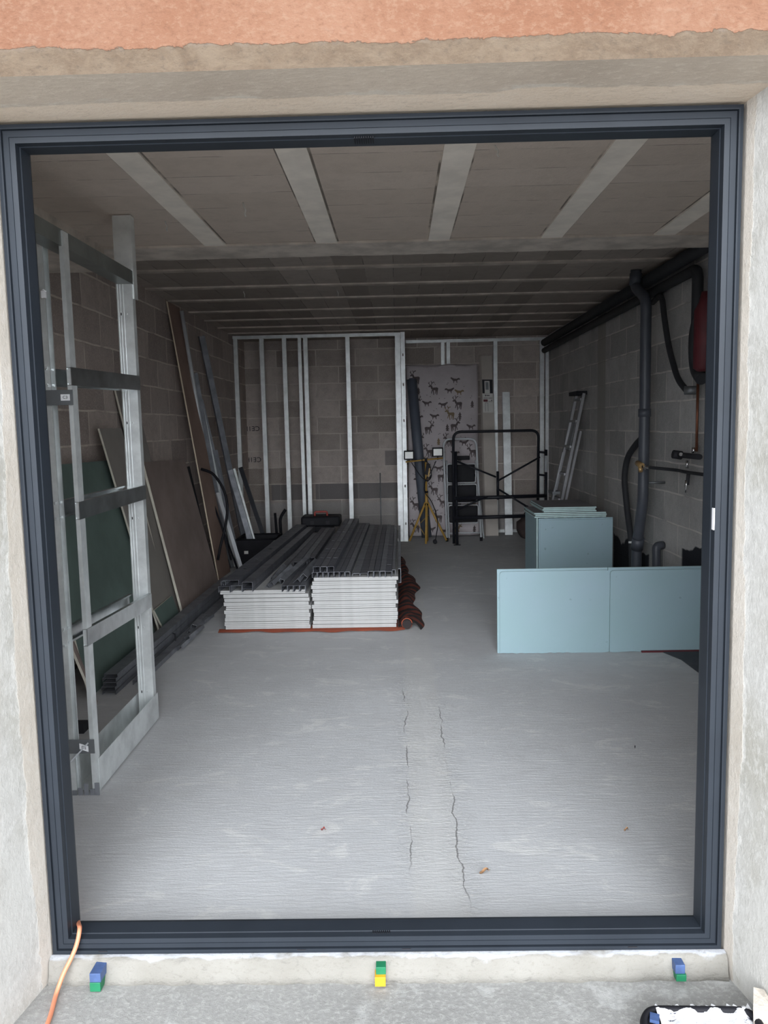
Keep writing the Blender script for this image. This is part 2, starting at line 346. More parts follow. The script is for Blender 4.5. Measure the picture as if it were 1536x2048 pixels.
# ------------------------------------------------------------ mesh helpers
ORD = 'first second third fourth fifth sixth seventh eighth ninth tenth eleventh twelfth thirteenth fourteenth fifteenth sixteenth seventeenth eighteenth nineteenth twentieth twenty-first twenty-second twenty-third twenty-fourth twenty-fifth twenty-sixth twenty-seventh'.split()
class MB:
    def __init__(s): s.b = bmesh.new(); s.mi = 0
    def face(s, vs, mi=None, smooth=False):
        try:
            f = s.b.faces.new(vs); f.material_index = s.mi if mi is None else mi; f.smooth = smooth; return f
        except ValueError: return None
    def hexa(s, p, mi=None, side=None):
        v = [s.b.verts.new(q) for q in p]       # 0-3 one face, 4-7 opposite
        for k, (a, b, c, d) in enumerate(((0, 3, 2, 1), (4, 5, 6, 7), (0, 1, 5, 4), (1, 2, 6, 5), (2, 3, 7, 6), (3, 0, 4, 7))):
            s.face((v[a], v[b], v[c], v[d]), mi if (k < 2 or side is None) else side)
        return s
    def box(s, x0, x1, y0, y1, z0, z1, mi=None):
        return s.hexa([(x0, y0, z0), (x1, y0, z0), (x1, y1, z0), (x0, y1, z0), (x0, y0, z1), (x1, y0, z1), (x1, y1, z1), (x0, y1, z1)], mi)
    def obox(s, c, a, b, d, mi=None):
        c, a, b, d = V(c), V(a), V(b), V(d)
        return s.hexa([c-a-b-d, c+a-b-d, c+a+b-d, c-a+b-d, c-a-b+d, c+a-b+d, c+a+b+d, c-a+b+d], mi)
    def tube(s, pts, r, n=10, cap=True, mi=None, close=False):
        pts = [V(p) for p in pts]; rings = []; N = len(pts)
        rr = r if isinstance(r, (list, tuple)) else [r]*N
        up = None
        for i, p in enumerate(pts):
            if close: t = (pts[(i+1) % N]-pts[i-1])
            else: t = pts[min(i+1, N-1)]-pts[max(i-1, 0)]
            t = t.normalized() if t.length > 1e-9 else V((0, 0, 1))
            if up is None: up = t.orthogonal().normalized()
            up = (up-t*up.dot(t)); up = up.normalized() if up.length > 1e-6 else t.orthogonal().normalized()
            q = t.cross(up)
            rings.append([s.b.verts.new(p+(up*math.cos(2*PI*k/n)+q*math.sin(2*PI*k/n))*rr[i]) for k in range(n)])
        for i in range(N if close else N-1):
            A, B = rings[i], rings[(i+1) % N]
            for k in range(n): s.face((A[k], A[(k+1) % n], B[(k+1) % n], B[k]), mi, True)
        if cap and not close: s.face(rings[0][::-1], mi); s.face(rings[-1], mi)
        return s
    def prism(s, poly, off, mi=None, side=None):
        off = V(off); A = [s.b.verts.new(p) for p in poly]; B = [s.b.verts.new(V(p)+off) for p in poly]; n = len(poly)
        s.face(A[::-1], mi); s.face(B, mi)
        for k in range(n): s.face((A[k], A[(k+1) % n], B[(k+1) % n], B[k]), mi if side is None else side)
        return s
    def channel(s, p0, p1, w, d, nrm, t=.0016, lip=.006, holes=None, hw=.012, hl=.02):
        """thin steel C section: web of width w facing nrm, flanges of depth d behind it"""
        p0, p1 = V(p0), V(p1); a = p1-p0; L = a.length; a = a/L
        n = V(nrm); n = (n-a*n.dot(a)).normalized(); b = a.cross(n)
        def bx(u0, u1, v0, v1, w0, w1):
            c = p0+a*((u0+u1)/2)+b*((v0+v1)/2)+n*((w0+w1)/2)
            s.obox(c, a*((u1-u0)/2), b*((v1-v0)/2), n*((w1-w0)/2))
        if holes:
            bx(0, L, -w/2, -hw, -t, 0); bx(0, L, hw, w/2, -t, 0); u = 0
            for h in holes: bx(u, h-hl, -hw, hw, -t, 0); u = h+hl
            bx(u, L, -hw, hw, -t, 0)
        else: bx(0, L, -w/2, w/2, -t, 0)
        for q in (-1, 1):
            lo, hi = sorted((q*w/2, q*(w/2-t))); bx(0, L, lo, hi, -d, -t)
            if lip: lo, hi = sorted((q*(w/2-t), q*(w/2-lip))); bx(0, L, lo, hi, -d, -d+t)
        return s
    def build(s, name, mat, parent=None, loc=None, bevel=0, smooth=False):
        mats = mat if isinstance(mat, (list, tuple)) else [mat]
        o_ = V((0, 0, 0))
        if parent is not None:
            q = parent
            while q is not None: o_ += q.location; q = q.parent
        if loc is not None: o_ = o_+V(loc)
        bmesh.ops.recalc_face_normals(s.b, faces=s.b.faces)
        for v in s.b.verts: v.co -= o_
        me = bpy.data.meshes.new(name); s.b.to_mesh(me); s.b.free()
        for mm in mats: me.materials.append(M[mm])
        if smooth:
            for p in me.polygons: p.use_smooth = True
        o = bpy.data.objects.new(name, me); C.objects.link(o)
        if parent is not None: o.parent = parent
        if loc is not None: o.location = loc
        if bevel:
            b = o.modifiers.new('bevel', 'BEVEL'); b.width = bevel; b.segments = 2; b.limit_method = 'ANGLE'
        return o
def tag(o, label, cat, group=None, kind=None):
    o['label'] = label; o['category'] = cat
    if group: o['group'] = group
    if kind: o['kind'] = kind
    return o
def thing(name, label, cat, loc, group=None):
    o = bpy.data.objects.new(name, None); C.objects.link(o); o.location = loc; o.empty_display_size = .1
    return tag(o, label, cat, group)
def struct(o): o['kind'] = 'structure'; return o
def arc(c, r, a0, a1, u, v, n=6):
    c, u, v = V(c), V(u), V(v)
    return [c+u*(r*math.cos(a0+(a1-a0)*k/n))+v*(r*math.sin(a0+(a1-a0)*k/n)) for k in range(n+1)]
def rounded(pts, r, n=5):
    """polyline with its inner corners rounded"""
    pts = [V(p) for p in pts]; out = [pts[0]]
    for i in range(1, len(pts)-1):
        a = (pts[i-1]-pts[i]); b = (pts[i+1]-pts[i]); q = min(r, a.length*.49, b.length*.49)
        A = pts[i]+a.normalized()*q; B = pts[i]+b.normalized()*q
        for k in range(n+1):
            t = k/n; out.append(A*(1-t)**2+pts[i]*2*t*(1-t)+B*t*t)
    return out+[pts[-1]]
def text_mesh(body, name, mat, size, origin, ux, uy, parent, depth=.0004):
    cu = bpy.data.curves.new(name, 'FONT'); cu.body = body; cu.size = size; cu.extrude = depth; cu.align_x = 'CENTER'; cu.align_y = 'CENTER'
    t = bpy.data.objects.new(name, cu); C.objects.link(t)
    bpy.context.view_layer.update()
    me = bpy.data.meshes.new_from_object(t.evaluated_get(bpy.context.evaluated_depsgraph_get()))
    bpy.data.objects.remove(t)
    ux, uy = V(ux).normalized(), V(uy).normalized(); uz = ux.cross(uy); o_ = V((0, 0, 0)); q = parent
    while q is not None: o_ += q.location; q = q.parent
    for v in me.vertices: v.co = V(origin)+ux*v.co.x+uy*v.co.y+uz*v.co.z-o_
    me.materials.clear(); me.materials.append(M[mat])
    o = bpy.data.objects.new(name, me); C.objects.link(o); o.parent = parent
    return o

# ------------------------------------------------------------ structure
XL, XR, YB, YF = -1.95, 1.95, 8.4, .14
ZF, ZR, YBM = 2.40, 2.525, 2.405
b = MB(); b.box(XL-.2, XR+.2, -.0, YB+.2, -.3, 0); struct(b.build('floor', 'floor'))
b = MB(); b.box(-12, 12, -16, -.0005, -.35, -.05); struct(b.build('ground', 'ground'))
b = MB(); b.box(XL-.2, XL, YF, YB+.2, 0, ZR+.2); struct(b.build('wall_left', 'block_left'))
b = MB(); b.box(XR, XR+.2, YF, YB+.2, 0, ZR+.2); struct(b.build('wall_right', 'block_right'))
b = MB(); b.box(XL, XR, YB, YB+.2, 0, ZR+.2); struct(b.build('wall_back', 'block_back'))
# front wall with its opening: splayed jambs, lintel soffit, orange render outside
b = MB(); YO = -.22
x0, x1, z1 = -.955, .842, 2.157
xa, xb, za = -.99, .885, 2.165
o_ = [(xa, YO, -.05), (xa, YO, za), (xb, YO, za), (xb, YO, -.05)]; i_ = [(x0, 0, -.05), (x0, 0, z1), (x1, 0, z1), (x1, 0, -.05)]
vs = lambda *p: [b.b.verts.new(q) for q in p]
b.face(vs(o_[0], o_[1], i_[1], i_[0]), 1); b.face(vs(o_[1], o_[2], i_[2], i_[1]), 2); b.face(vs(o_[2], o_[3], i_[3], i_[2]), 1)
b.face(vs((x0, 0, -.05), (x0, 0, z1), (x0, YF, z1), (x0, YF, -.05)), 1); b.face(vs((x1, 0, -.05), (x1, 0, z1), (x1, YF, z1), (x1, YF, -.05)), 1)
b.face(vs((x0, 0, z1), (x1, 0, z1), (x1, YF, z1), (x0, YF, z1)), 2)
X0, X1, Z1 = -5, 5, 5.5
b.face(vs((X0, YO, -.05), (xa, YO, -.05), (xa, YO, za), (X0, YO, za)), 0); b.face(vs((xb, YO, -.05), (X1, YO, -.05), (X1, YO, za), (xb, YO, za)), 0)
b.face(vs((X0, YO, za), (X1, YO, za), (X1, YO, Z1), (X0, YO, Z1)), 0)
b.face(vs((XL, YF, 0), (x0, YF, 0), (x0, YF, z1), (XL, YF, z1)), 3); b.face(vs((x1, YF, 0), (XR, YF, 0), (XR, YF, z1), (x1, YF, z1)), 3)
b.face(vs((XL, YF, z1), (XR, YF, z1), (XR, YF, ZR+.2), (XL, YF, ZR+.2)), 3)
b.face(vs((X0, YF, Z1), (X1, YF, Z1), (X1, YO, Z1), (X0, YO, Z1)), 0)
b.face(vs((X0, YF, ZR+.2), (X1, YF, ZR+.2), (X1, YF, Z1), (X0, YF, Z1)), 0)
struct(b.build('wall_front', ['facade', 'jamb', 'lintel', 'block_back']))
# ceiling: front bay, beam, rear bay
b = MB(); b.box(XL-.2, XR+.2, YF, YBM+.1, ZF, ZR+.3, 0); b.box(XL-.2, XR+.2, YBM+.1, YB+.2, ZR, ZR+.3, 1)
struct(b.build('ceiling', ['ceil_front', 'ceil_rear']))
b = MB(); n_ = 60; rnd = random.Random(3)
ys = [YBM+.31+rnd.uniform(-.012, .012) for k in range(n_+1)]
for k in range(n_):
    xa_ = XL+(XR-XL)*k/n_; xb_ = XL+(XR-XL)*(k+1)/n_
    b.hexa([(xa_, YBM+.0, ZF-.012), (xb_, YBM+.0, ZF-.012), (xb_, ys[k+1], ZF-.012), (xa_, ys[k], ZF-.012), (xa_, YBM+.0, ZR), (xb_, YBM+.0, ZR), (xb_, ys[k+1], ZR), (xa_, ys[k], ZR)])
bmesh.ops.remove_doubles(b.b, verts=b.b.verts, dist=.0001)
struct(b.build('trim_1', 'beam'))
for k in range(5):
    xj = -1.0136+.6*k; b = MB(); b.box(xj, xj+.113, YF, YBM, ZF-.008, ZF+.02); struct(b.build('trim_%d' % (k+2), 'joist'))
for k, yj in enumerate((3.12, 3.71, 4.40, 5.03, 5.70, 6.32, 6.92, 7.45)):
    b = MB(); b.box(XL, XR, yj-.035, yj+.035, ZR-.012, ZR+.02); struct(b.build('trim_%d' % (k+7), 'beam'))
b = MB(); b.box(XL, -1.56, YF, YBM, 2.27, ZF); struct(b.build('trim_15', 'beam'))
# mortar kerb under the window frame
b = MB(); n_ = 70; rnd = random.Random(5); prev = None
for k in range(n_+1):
    x = x0+(x1-x0)*k/n_; j = rnd.uniform(-.004, .004); j2 = rnd.uniform(-.002, .002)
    row = [b.b.verts.new(p) for p in ((x, .0, .0145), (x, -.012+j2, .013), (x, -.020+j, .004), (x, -.026+j, -.03), (x, -.036+j, -.052), (x, .0, -.052))]
    if prev:
        for q in range(5): b.face((prev[q], row[q], row[q+1], prev[q+1]), 0, q < 4)
    prev = row
struct(b.build('trim_16', 'kerb'))

# window frame
win = bpy.data.objects.new('window_1', None); C.objects.link(win); win['kind'] = 'structure'; win.location = (-.055, .03, .015)
OX0, OX1, OZ0, OZ1 = -.951, .834, .015, 2.15
prof = [(0, .000), (.008, -.002), (.0115, -.002), (.0125, .006), (.0165, .006), (.018, -.001), (.030, -.0015), (.0305, .0005), (.032, .0005), (.0325, -.0015), (.0445, -.001), (.046, .018), (.048, .020), (.050, .050), (.0505, .062), (.047, .075), (0, .075)]
W_ = {'L': 1.08, 'R': 1.08, 'T': 1.0, 'B': 1.05}
def frame_ring(side):
    b = MB(); s = 1.0
    def P(o, y):
        o = o
        return {'L': [(OX0+o, y, OZ0+o), (OX0+o, y, OZ1-o)], 'R': [(OX1-o, y, OZ0+o), (OX1-o, y, OZ1-o)],
                'T': [(OX0+o, y, OZ1-o), (OX1-o, y, OZ1-o)], 'B': [(OX0+o, y, OZ0+o), (OX1-o, y, OZ0+o)]}[side]
    q = [P(o, y) for o, y in prof]; A = [b.b.verts.new(p[0]) for p in q]; B = [b.b.verts.new(p[1]) for p in q]
    for k in range(len(q)): b.face((A[k], A[(k+1) % len(q)], B[(k+1) % len(q)], B[k]))
    b.face(A[::-1]); b.face(B); return b
for sd, nm in (('L', 'frame_jamb'), ('R', 'frame_jamb'), ('T', 'frame_head'), ('B', 'frame_sill')): frame_ring(sd).build(nm, 'frame', win)
for zz in (OZ0+.032, OZ1-.05):              # ridged sliding block in the groove
    b = MB()
    for k in range(9): b.box(-.09+k*.0055, -.0875+k*.0055, .010, .05, zz, zz+.016)
    b.build('guide_block', 'black', win)
for xx in (-.815, -.28, .0, .60):
    b = MB(); b.box(xx-.012, xx+.012, -.0045, -.001, OZ0+.0085, OZ0+.0105); b.build('drain_slot', 'ink', win)
b = MB(); p = at(1419, 1015, y=.02); q = at(1419, 1058, y=.02); b.box(OX1-.0475, OX1-.0445, .0, .012, q.z, p.z); b.build('white_packer', 'white', win)
# ------------------------------------------------------------ galvanised stud frame at the left of the opening
fr = thing('stud_frame', 'galvanised steel stud frame standing upright just inside the opening on the left', 'metal frame', (-1.23, 1.36, 0))
YN, YA = .97, 1.75
for xx, nrm, dp_ in ((-1.303, (1, 0, 0), .026), (-1.199, (-1, 0, 0), .016)):
    nm = 'upright'; b = MB(); b.channel((xx, YN+.025, 0), (xx, YN+.025, 2.14), .05, dp_, (-nrm[0], 0, 0) if 0 else (-1 if xx < -1.25 else 1, 0, 0), .0018, .007)
    b.build(nm, 'galv', fr)
b = MB(); b.channel((-1.245, YA, 0), (-1.245, YA, 2.15), .074, .04, (0, -1, 0), .0018, .010, holes=None)
for xr in (-1.279, -1.268, -1.254): b.box(xr, xr+.0035, YA-.0032, YA, 0, 2.14)
b.build('upright', 'galv', fr)
for zz in (.15, .47, 1.0, 1.45, 1.95):
    for xa_, xb_, h_, mt in ((-1.266, -1.262, .006, 'ink'), (-1.240, -1.235, .004, 'galv_bright')):
        b = MB(); b.box(xa_, xb_, YA-.0035, YA-.001, zz-h_, zz+h_); b.build('screw', mt, fr)
b = MB(); b.channel((-1.245, YA+.012, 2.02), (-1.245, YA+.012, 2.395), .085, .05, (0, -1, 0), .0018, .0); b.build('ceiling_post', 'galv', fr)
b = MB(); b.channel((-1.205, .3, 2.115), (-1.205, YA+.02, 2.115), .06, .07, (1, 0, 0), .0018, .0); b.build('header_rail', 'galv_head', fr)
for za, zb, zc in ((1.617, 1.634, 0), (1.118, 1.123, 0), (.63, .60, 0)):
    b = MB(); b.channel((-1.196, YN-.005, za), (-1.196, YA+.01, zb), .066, .018, (1, 0, 0), .0018, .008)
    b.channel((-1.306, YN-.005, za), (-1.306, YA+.01, zb), .066, .018, (-1, 0, 0), .0018, .008)
    b.build('cross_rail', 'galv_cross', fr)
b = MB(); b.box(-1.198, -1.1965, YN+.03, YA+.03, .008, .135); b.box(-1.294, -1.2925, YN+.03, YA+.03, .008, .135); b.box(-1.294, -1.1965, YN+.03, YA+.03, .006, .0075); b.build('floor_rail', 'galv', fr)
for zz, nm in ((1.540, 'C3'), (.20, 'C3')):
    b = MB(); b.box(-1.296, -1.194, YN-.009, YN-.007, zz-.028, zz+.028); pl = b.build('cross_plate', 'plate', fr)
    tz = zz+(0 if zz > 1 else -.004); tx = -1.222 if zz > 1 else -1.235
    b = MB(); b.obox((tx, YN-.0095, tz), (.017, 0, 0 if zz > 1 else -.006), (0, .0004, 0), (0, 0, .0115)); st = b.build('sticker', 'white', pl)
    st['label'] = 'white sticker reading C3'
    text_mesh('C3', 'lettering', 'ink', .0155, (tx, YN-.0104, tz), (1, 0, 0 if zz > 1 else -.35), (0, 0, 1), fr)
b = MB(); b.obox((-1.265, YN-.016, .165), (.050, 0, .052), (.002, 0, -.002), (0, .001, 0)); b.build('plastic_tie', 'white_tube', fr)
b = MB(); b.box(-1.285, -1.270, YN-.016, YN-.004, 1.90, 1.925); b.tube([(-1.285, YN-.01, 1.925), (-1.276, YN-.014, 1.93), (-1.268, YN-.01, 1.922)], .003, 6); b.build('clip', 'white', fr)
for zz in (1.65, 1.585, 1.15, 1.087, .665, .6):
    b = MB(); b.box(-1.300, -1.283, YN-.010, YN-.004, zz-.004, zz+.004); b.build('bracket', 'galv_bright', fr)
b = MB()
for xx, h in ((-1.285, .0), (-1.262, .01), (-1.238, .028), (-1.215, .006), (-1.196, .03)):
    b.box(xx-.009, xx+.009, YN-.004, YN-.002, 0, .02+h)
b.build('bent_foot', 'galv_dull', fr)

# ------------------------------------------------------------ boards leaning on the left wall
def lean(name, label, cat, bn, bf, tn, tf, t, face, edge, group=None):
    bn, bf, tn, tf = map(V, (bn, bf, tn, tf)); n = (bf-bn).cross(tn-bn).normalized()
    if n.x > 0: n = -n
    b = MB(); b.hexa([bn, bf, tf, tn, bn+n*t, bf+n*t, tf+n*t, tn+n*t], 0, 1)
    lo = min(v.co.z for v in b.b.verts)
    for v in b.b.verts: v.co.z -= lo; v.co.z = max(v.co.z, 0)
    return tag(b.build(name, [face, edge], None, ((bn+bf)/2).to_tuple()), label, cat, group)
def wl(px, py, x): return at(px, py, x=x)
G = 'boards leaning on the left wall'
g1 = (at(177, 1369, z=0), at(325, 1262, z=0))
lean('plasterboard', 'large dark green plasterboard sheet behind the galvanised stud frame', 'board', (-1.66, 2.10, 0), (-1.67, 3.30, 0), (-1.895, 2.10, 1.235), (-1.90, 3.30, 1.22), .0125, 'paper_green', 'board_edge', G)
lean('plasterboard', 'narrow grey board with slanted top edge, next to the large green sheet', 'board', (-1.655, 3.36, 0), (-1.655, 3.72, 0), (-1.865, 3.0, 1.43), (-1.865, 3.40, 1.43), .0125, 'paper_grey', 'board_edge', G)
lean('plasterboard', 'small green plasterboard offcut at the foot of the grey boards', 'board', (-1.630, 3.40, 0), (-1.630, 3.79, 0), (-1.664, 3.27, .20), (-1.664, 3.70, .21), .0125, 'paper_green', 'board_edge', G)
lean('plasterboard', 'grey board standing between the small green offcut and the big brown sheet', 'board', at(345, 1240, z=0), at(345, 1240, z=0)+V((0, .42, 0)), (-1.925, 3.50, 1.70), (-1.925, 3.92, 1.66), .0125, 'paper_grey', 'board_edge', G)
B0 = at(360, 1233, z=0); B1 = at(437, 1165, z=0)
lean('plasterboard', 'big brown-faced sheet with cream edge, widest of the leaning brown boards', 'board', (B0.x+.03, B0.y, 0), (B1.x+.01, B1.y-.03, 0), at(287, 925, x=-1.845), at(370, 920, x=-1.845), .018, 'paper_brown', 'board_edge', G)
lean('plastic_sheet', 'black panel edge showing between the big brown sheet and the tall brown board', 'board', (-1.70, 5.10, 0), (-1.70, 5.26, 0), (-1.90, 5.12, 1.08), (-1.90, 5.26, 1.08), .01, 'insul', 'insul', G)
lean('fibreboard', 'tall brown board with pale edge reaching almost to the ceiling', 'board', at(438, 1160, z=0), at(438, 1160, z=0)+V((.02, .42, 0)), at(335, 603, x=-1.93), at(335, 603, x=-1.93)+V((0, .37, 0)), .012, 'brown', 'wood', G)
lean('plasterboard', 'brown board at the far left, half hidden behind the window frame', 'board', (-1.58, 1.98, 0), (-1.60, 2.04, 0), (-1.93, 1.90, 1.10), (-1.93, 2.0, 1.10), .0125, 'paper_brown', 'board_edge', G)
b = MB(); b.box(-1.72, -1.50, 1.60, 1.66, 0, .045); tag(b.build('wood_batten', 'ink', None, (-1.6, 1.63, 0)), 'short dark batten on the floor behind the stud frame, at the left jamb', 'batten')

# long profiles on the floor along the left wall
def prof_obj(name, label, p0, p1, w, d, nrm, mat='galv_dull', group=None, cat='steel profile', t=.0016, lip=.006, holes=None, **k):
    b = MB(); b.channel(p0, p1, w, d, nrm, t, lip, holes, **k)
    p0 = V(p0); p1 = V(p1); return tag(b.build(name, mat, None, ((p0+p1)/2).to_tuple()), label, cat, group)
GF = 'steel channels stacked on the floor along the left wall'
for k in range(5):
    prof_obj('steel_channel', 'long grey steel channel in the floor pile below the green sheet, %s from the bottom' % ('first', 'second', 'third', 'fourth', 'fifth')[k], (-1.575-.006*(k % 2), 2.14+.01*k, .022+.021*k), (-1.535, 4.95, .022+.021*k), .075, .019, (0, 0, 1), 'galv_dull', GF, lip=0)
prof_obj('steel_channel', 'long steel channel lying on the floor outermost from the left wall', (-1.475, 2.3, .03), (-1.44, 5.0, .03), .05, .028, (0, 0, 1), 'galv_dull', lip=0)
rnd = random.Random(21)
for k in range(5):
    c = V((-1.40+rnd.uniform(-.02, .02), 3.1+k*.16, .04+.02*(k % 2))); a = V((rnd.uniform(-.12, .12), 1, rnd.uniform(-.05, .05))).normalized()*rnd.uniform(.1, .2)
    c.x -= .01*k
    prof_obj('profile_offcut', 'short steel offcut on the floor channels before the brown sheet, %s from the window' % ORD[k], c-a, c+a, .036, .024, (rnd.uniform(-.6, .6), 0, 1), 'galv_dull', 'steel offcuts on the floor channels', 'steel offcut')
b = MB(); b.tube([at(352, 1290, z=.01), at(350, 1268, z=.06), at(330, 1262, z=.07), at(318, 1266, z=.07)], .004, 6); tag(b.build('wire', 'ink', None, (-1.46, 3.05, 0)), 'thin black wire hooked over the floor channels', 'wire')

# tubes and studs leaning in the left rear corner
def wall_top(px, py): return at(px, py, x=-1.88)
def leaner(name, label, top, bot, mat, w=.04, d=.03, tube=0, cat='steel profile', nrm=(.6, -1, 0)):
    b = MB(); top = V(top); bot = V(bot); bot = top+(bot-top)*(top.z/(top.z-bot.z))
    if tube: b.tube([bot+V((0, 0, tube*.3)), top], tube, 12)
    else: b.channel(bot+V((0, 0, .012)), top, w, d, nrm, .0016, .006)
    return tag(b.build(name, mat, None, bot.to_tuple()), label, cat, 'profiles leaning in the left rear corner')
leaner('conduit_tube', 'tallest round grey tube leaning in the left rear corner', wall_top(363, 622), at(444, 1106, y=5.90), 'grey_tube', tube=.017, cat='tube')
leaner('steel_stud', 'steel stud leaning close behind the tall grey tube', wall_top(383, 745)+V((.01, .1, 0)), at(455, 1112, y=5.98), 'galv_dull', .045, .03)
leaner('steel_stud', 'tallest steel stud in the left rear corner, leaning up toward the ceiling', wall_top(404, 672), (-1.63, 6.50, 0), 'galv_dull', .055, .04)
leaner('steel_stud', 'mid-height steel stud crossing behind the black hose loop', wall_top(402, 800), (-1.66, 6.15, 0), 'galv_dull', .045, .03)
leaner('steel_stud', 'darker steel stud standing just left of the bin', wall_top(420, 905), (-1.72, 6.28, 0), 'plate', .05, .03)
leaner('white_tube', 'short white square tube leaning at a slant in front of the studs', at(436, 985, x=-1.72), at(481, 1132, y=5.2), 'white_tube', .034, .03, cat='tube')
leaner('steel_stud', 'thin dark profile leaning right of the tall brown board', wall_top(408, 960), (-1.70, 5.98, 0), 'plate', .03, .02)
leaner('steel_stud', 'thin bright steel stud rising just right of the tall grey tube', wall_top(397, 775), (-1.68, 6.02, 0), 'galv', .022, .02)
leaner('steel_stud', 'short bright steel stud in the rear left corner, left of the tallest stud', wall_top(432, 900), (-1.73, 6.40, 0), 'galv_mid', .035, .02)
leaner('conduit_tube', 'thin black tube crossing behind the short white tube', at(424, 1000, x=-1.78), at(468, 1120, y=5.6), 'black_tube', tube=.009, cat='tube')
# hose loop
b = MB(); ph = [at(402, 938, y=5.15), at(425, 945, y=5.15), at(447, 975, y=5.12), at(456, 1010, y=5.12), at(452, 1050, y=5.11), at(440, 1095, y=5.10), at(436, 1120, y=5.10)]
b.tube(rounded(ph, .12, 4), .0125, 8); ph2 = [at(441, 1045, y=5.14), at(450, 1075, y=5.14), at(462, 1120, y=5.15)]
b.tube(rounded(ph2, .05, 3), .008, 8)
tag(b.build('hose', 'black', None, (-1.6, 5.3, 0)), 'black hose hanging in a loop over the leaning studs', 'hose')
# bin with offcuts
bn = thing('bin', 'black plastic bin holding steel offcuts beside the board stack', 'bin', (-1.42, 6.1, 0))
b = MB(); P0 = [(-1.61, 5.95), (-1.28, 5.95), (-1.28, 6.32), (-1.61, 6.32)]; P1 = [(-1.64, 5.93), (-1.25, 5.93), (-1.25, 6.34), (-1.64, 6.34)]
lo = [b.b.verts.new((x, y, 0)) for x, y in P0]; hi = [b.b.verts.new((x, y, .30)) for x, y in P1]; hi2 = [b.b.verts.new((x*.985-.02, y*.998+.012, .30)) for x, y in P1]; lo2 = [b.b.verts.new((x*.985-.02, y*.998+.012, .01)) for x, y in P0]
b.face(lo)
for k in range(4):
    j = (k+1) % 4; b.face((lo[k], lo[j], hi[j], hi[k])); b.face((hi[k], hi[j], hi2[j], hi2[k])); b.face((hi2[k], hi2[j], lo2[j], lo2[k]))
b.face(lo2); b.build('body', 'black', bn)
b = MB(); b.tube([(x, y, .30) for x, y in P1], .009, 6, close=True); b.build('rim', 'black', bn)
b = MB(); p = at(492, 1097, y=5.9255); b.box(p.x-.02, p.x+.02, 5.924, 5.932, .155, .185); b.build('bin_label', 'label', bn)
GB = 'steel offcuts standing in the black bin'
for (tx, ty, bx_, by_, lab, wd, mt) in ((460, 940, 500, 1078, 'widest steel offcut standing in the black bin', .055, 'galv_dull'), (468, 937, 497, 1040, 'thin bright steel offcut standing in the black bin', .022, 'galv'), (478, 975, 484, 1040, 'short steel offcut nearly upright in the black bin', .02, 'galv_dull')):
    yo_ = {460: 0, 468: .09, 478: .17}[tx]; t_ = at(tx, ty, y=6.06+yo_); q_ = at(bx_, by_, y=6.01+yo_); d_ = (q_-t_); q_ = t_+d_*((t_.z-.02)/(t_.z-q_.z))
    q_.x = min(max(q_.x, -1.53), -1.36)
    prof_obj('profile_offcut', lab, q_, t_, wd, .02, (0, -1, 0), mt, GB, 'steel offcut')
b = MB(); t_ = at(481, 936, y=6.5); q_ = at(531, 1085, y=6.40); q_ = t_+(q_-t_)*((t_.z)/(t_.z-q_.z)); ax = (t_-q_).normalized(); sd = V((1, 0, 0)); sd = (sd-ax*sd.dot(ax)).normalized()
b.obox((t_+q_)/2+V((0, 0, .008)), ax*((t_-q_).length/2), sd*.022, V((0, .012, 0))); tag(b.build('metal_bar', 'black_tube', None, q_.to_tuple()), 'black flat bar leaning behind the bin, beside the left partition', 'bar')

# ------------------------------------------------------------ the stack of plasterboard on its striped cloth
cl = MB(); n1, n2 = 44, 16
rnd = random.Random(4)
def cloth_z(x, y): return .010+.004*math.sin(x*23+y*5)+.003*math.sin(y*31)
grid = []
for j in range(3):
    row = []
    for k in range(n1+1):
        x = -1.27+1.30*k/n1; y = 3.395+j*.045+.012*math.sin(x*4)+(.012*math.sin(x*17) if j == 0 else 0)
        row.append(cl.b.verts.new((x, y, (.006, .016, .006)[j]+.003*math.sin(x*30+j*2) if j < 2 else .006)))
    grid.append(row)
for j in range(2):
    for k in range(n1): cl.face((grid[j][k], grid[j][k+1], grid[j+1][k+1], grid[j+1][k]), 1, True)
cl.box(-1.22, -.02, 3.44, 5.9, .004, .014, 1)
# rolled and crumpled right-hand edge
grid = []
for j in range(70):
    y = 3.42+j*.042; f = min(1, j/10); amp = (1 if j < 46 else max(.35, 1-(j-46)*.04)); row = []
    xo = -.015+.0*j; wdt = (.135+.03*math.sin(j*.22)+.012*math.sin(j*.6))*amp+.02
    for k in range(n2+1):
        t = k/n2; x = xo+wdt*t
        z = .012+.060*math.sin(PI*min(1, t*1.02))*(.72+.28*math.sin(j*.33+t*1.6))*(1.1-.3*f)+.010*math.sin(j*.9+t*4)*(1-t)
        row.append(cl.b.verts.new((x, y+.02*math.sin(t*5), max(.003, z*(1 if t < .98 else .1)))))
    grid.append(row)
for j in range(69):
    for k in range(n2): cl.face((grid[j][k], grid[j][k+1], grid[j+1][k+1], grid[j+1][k]), 0, True)
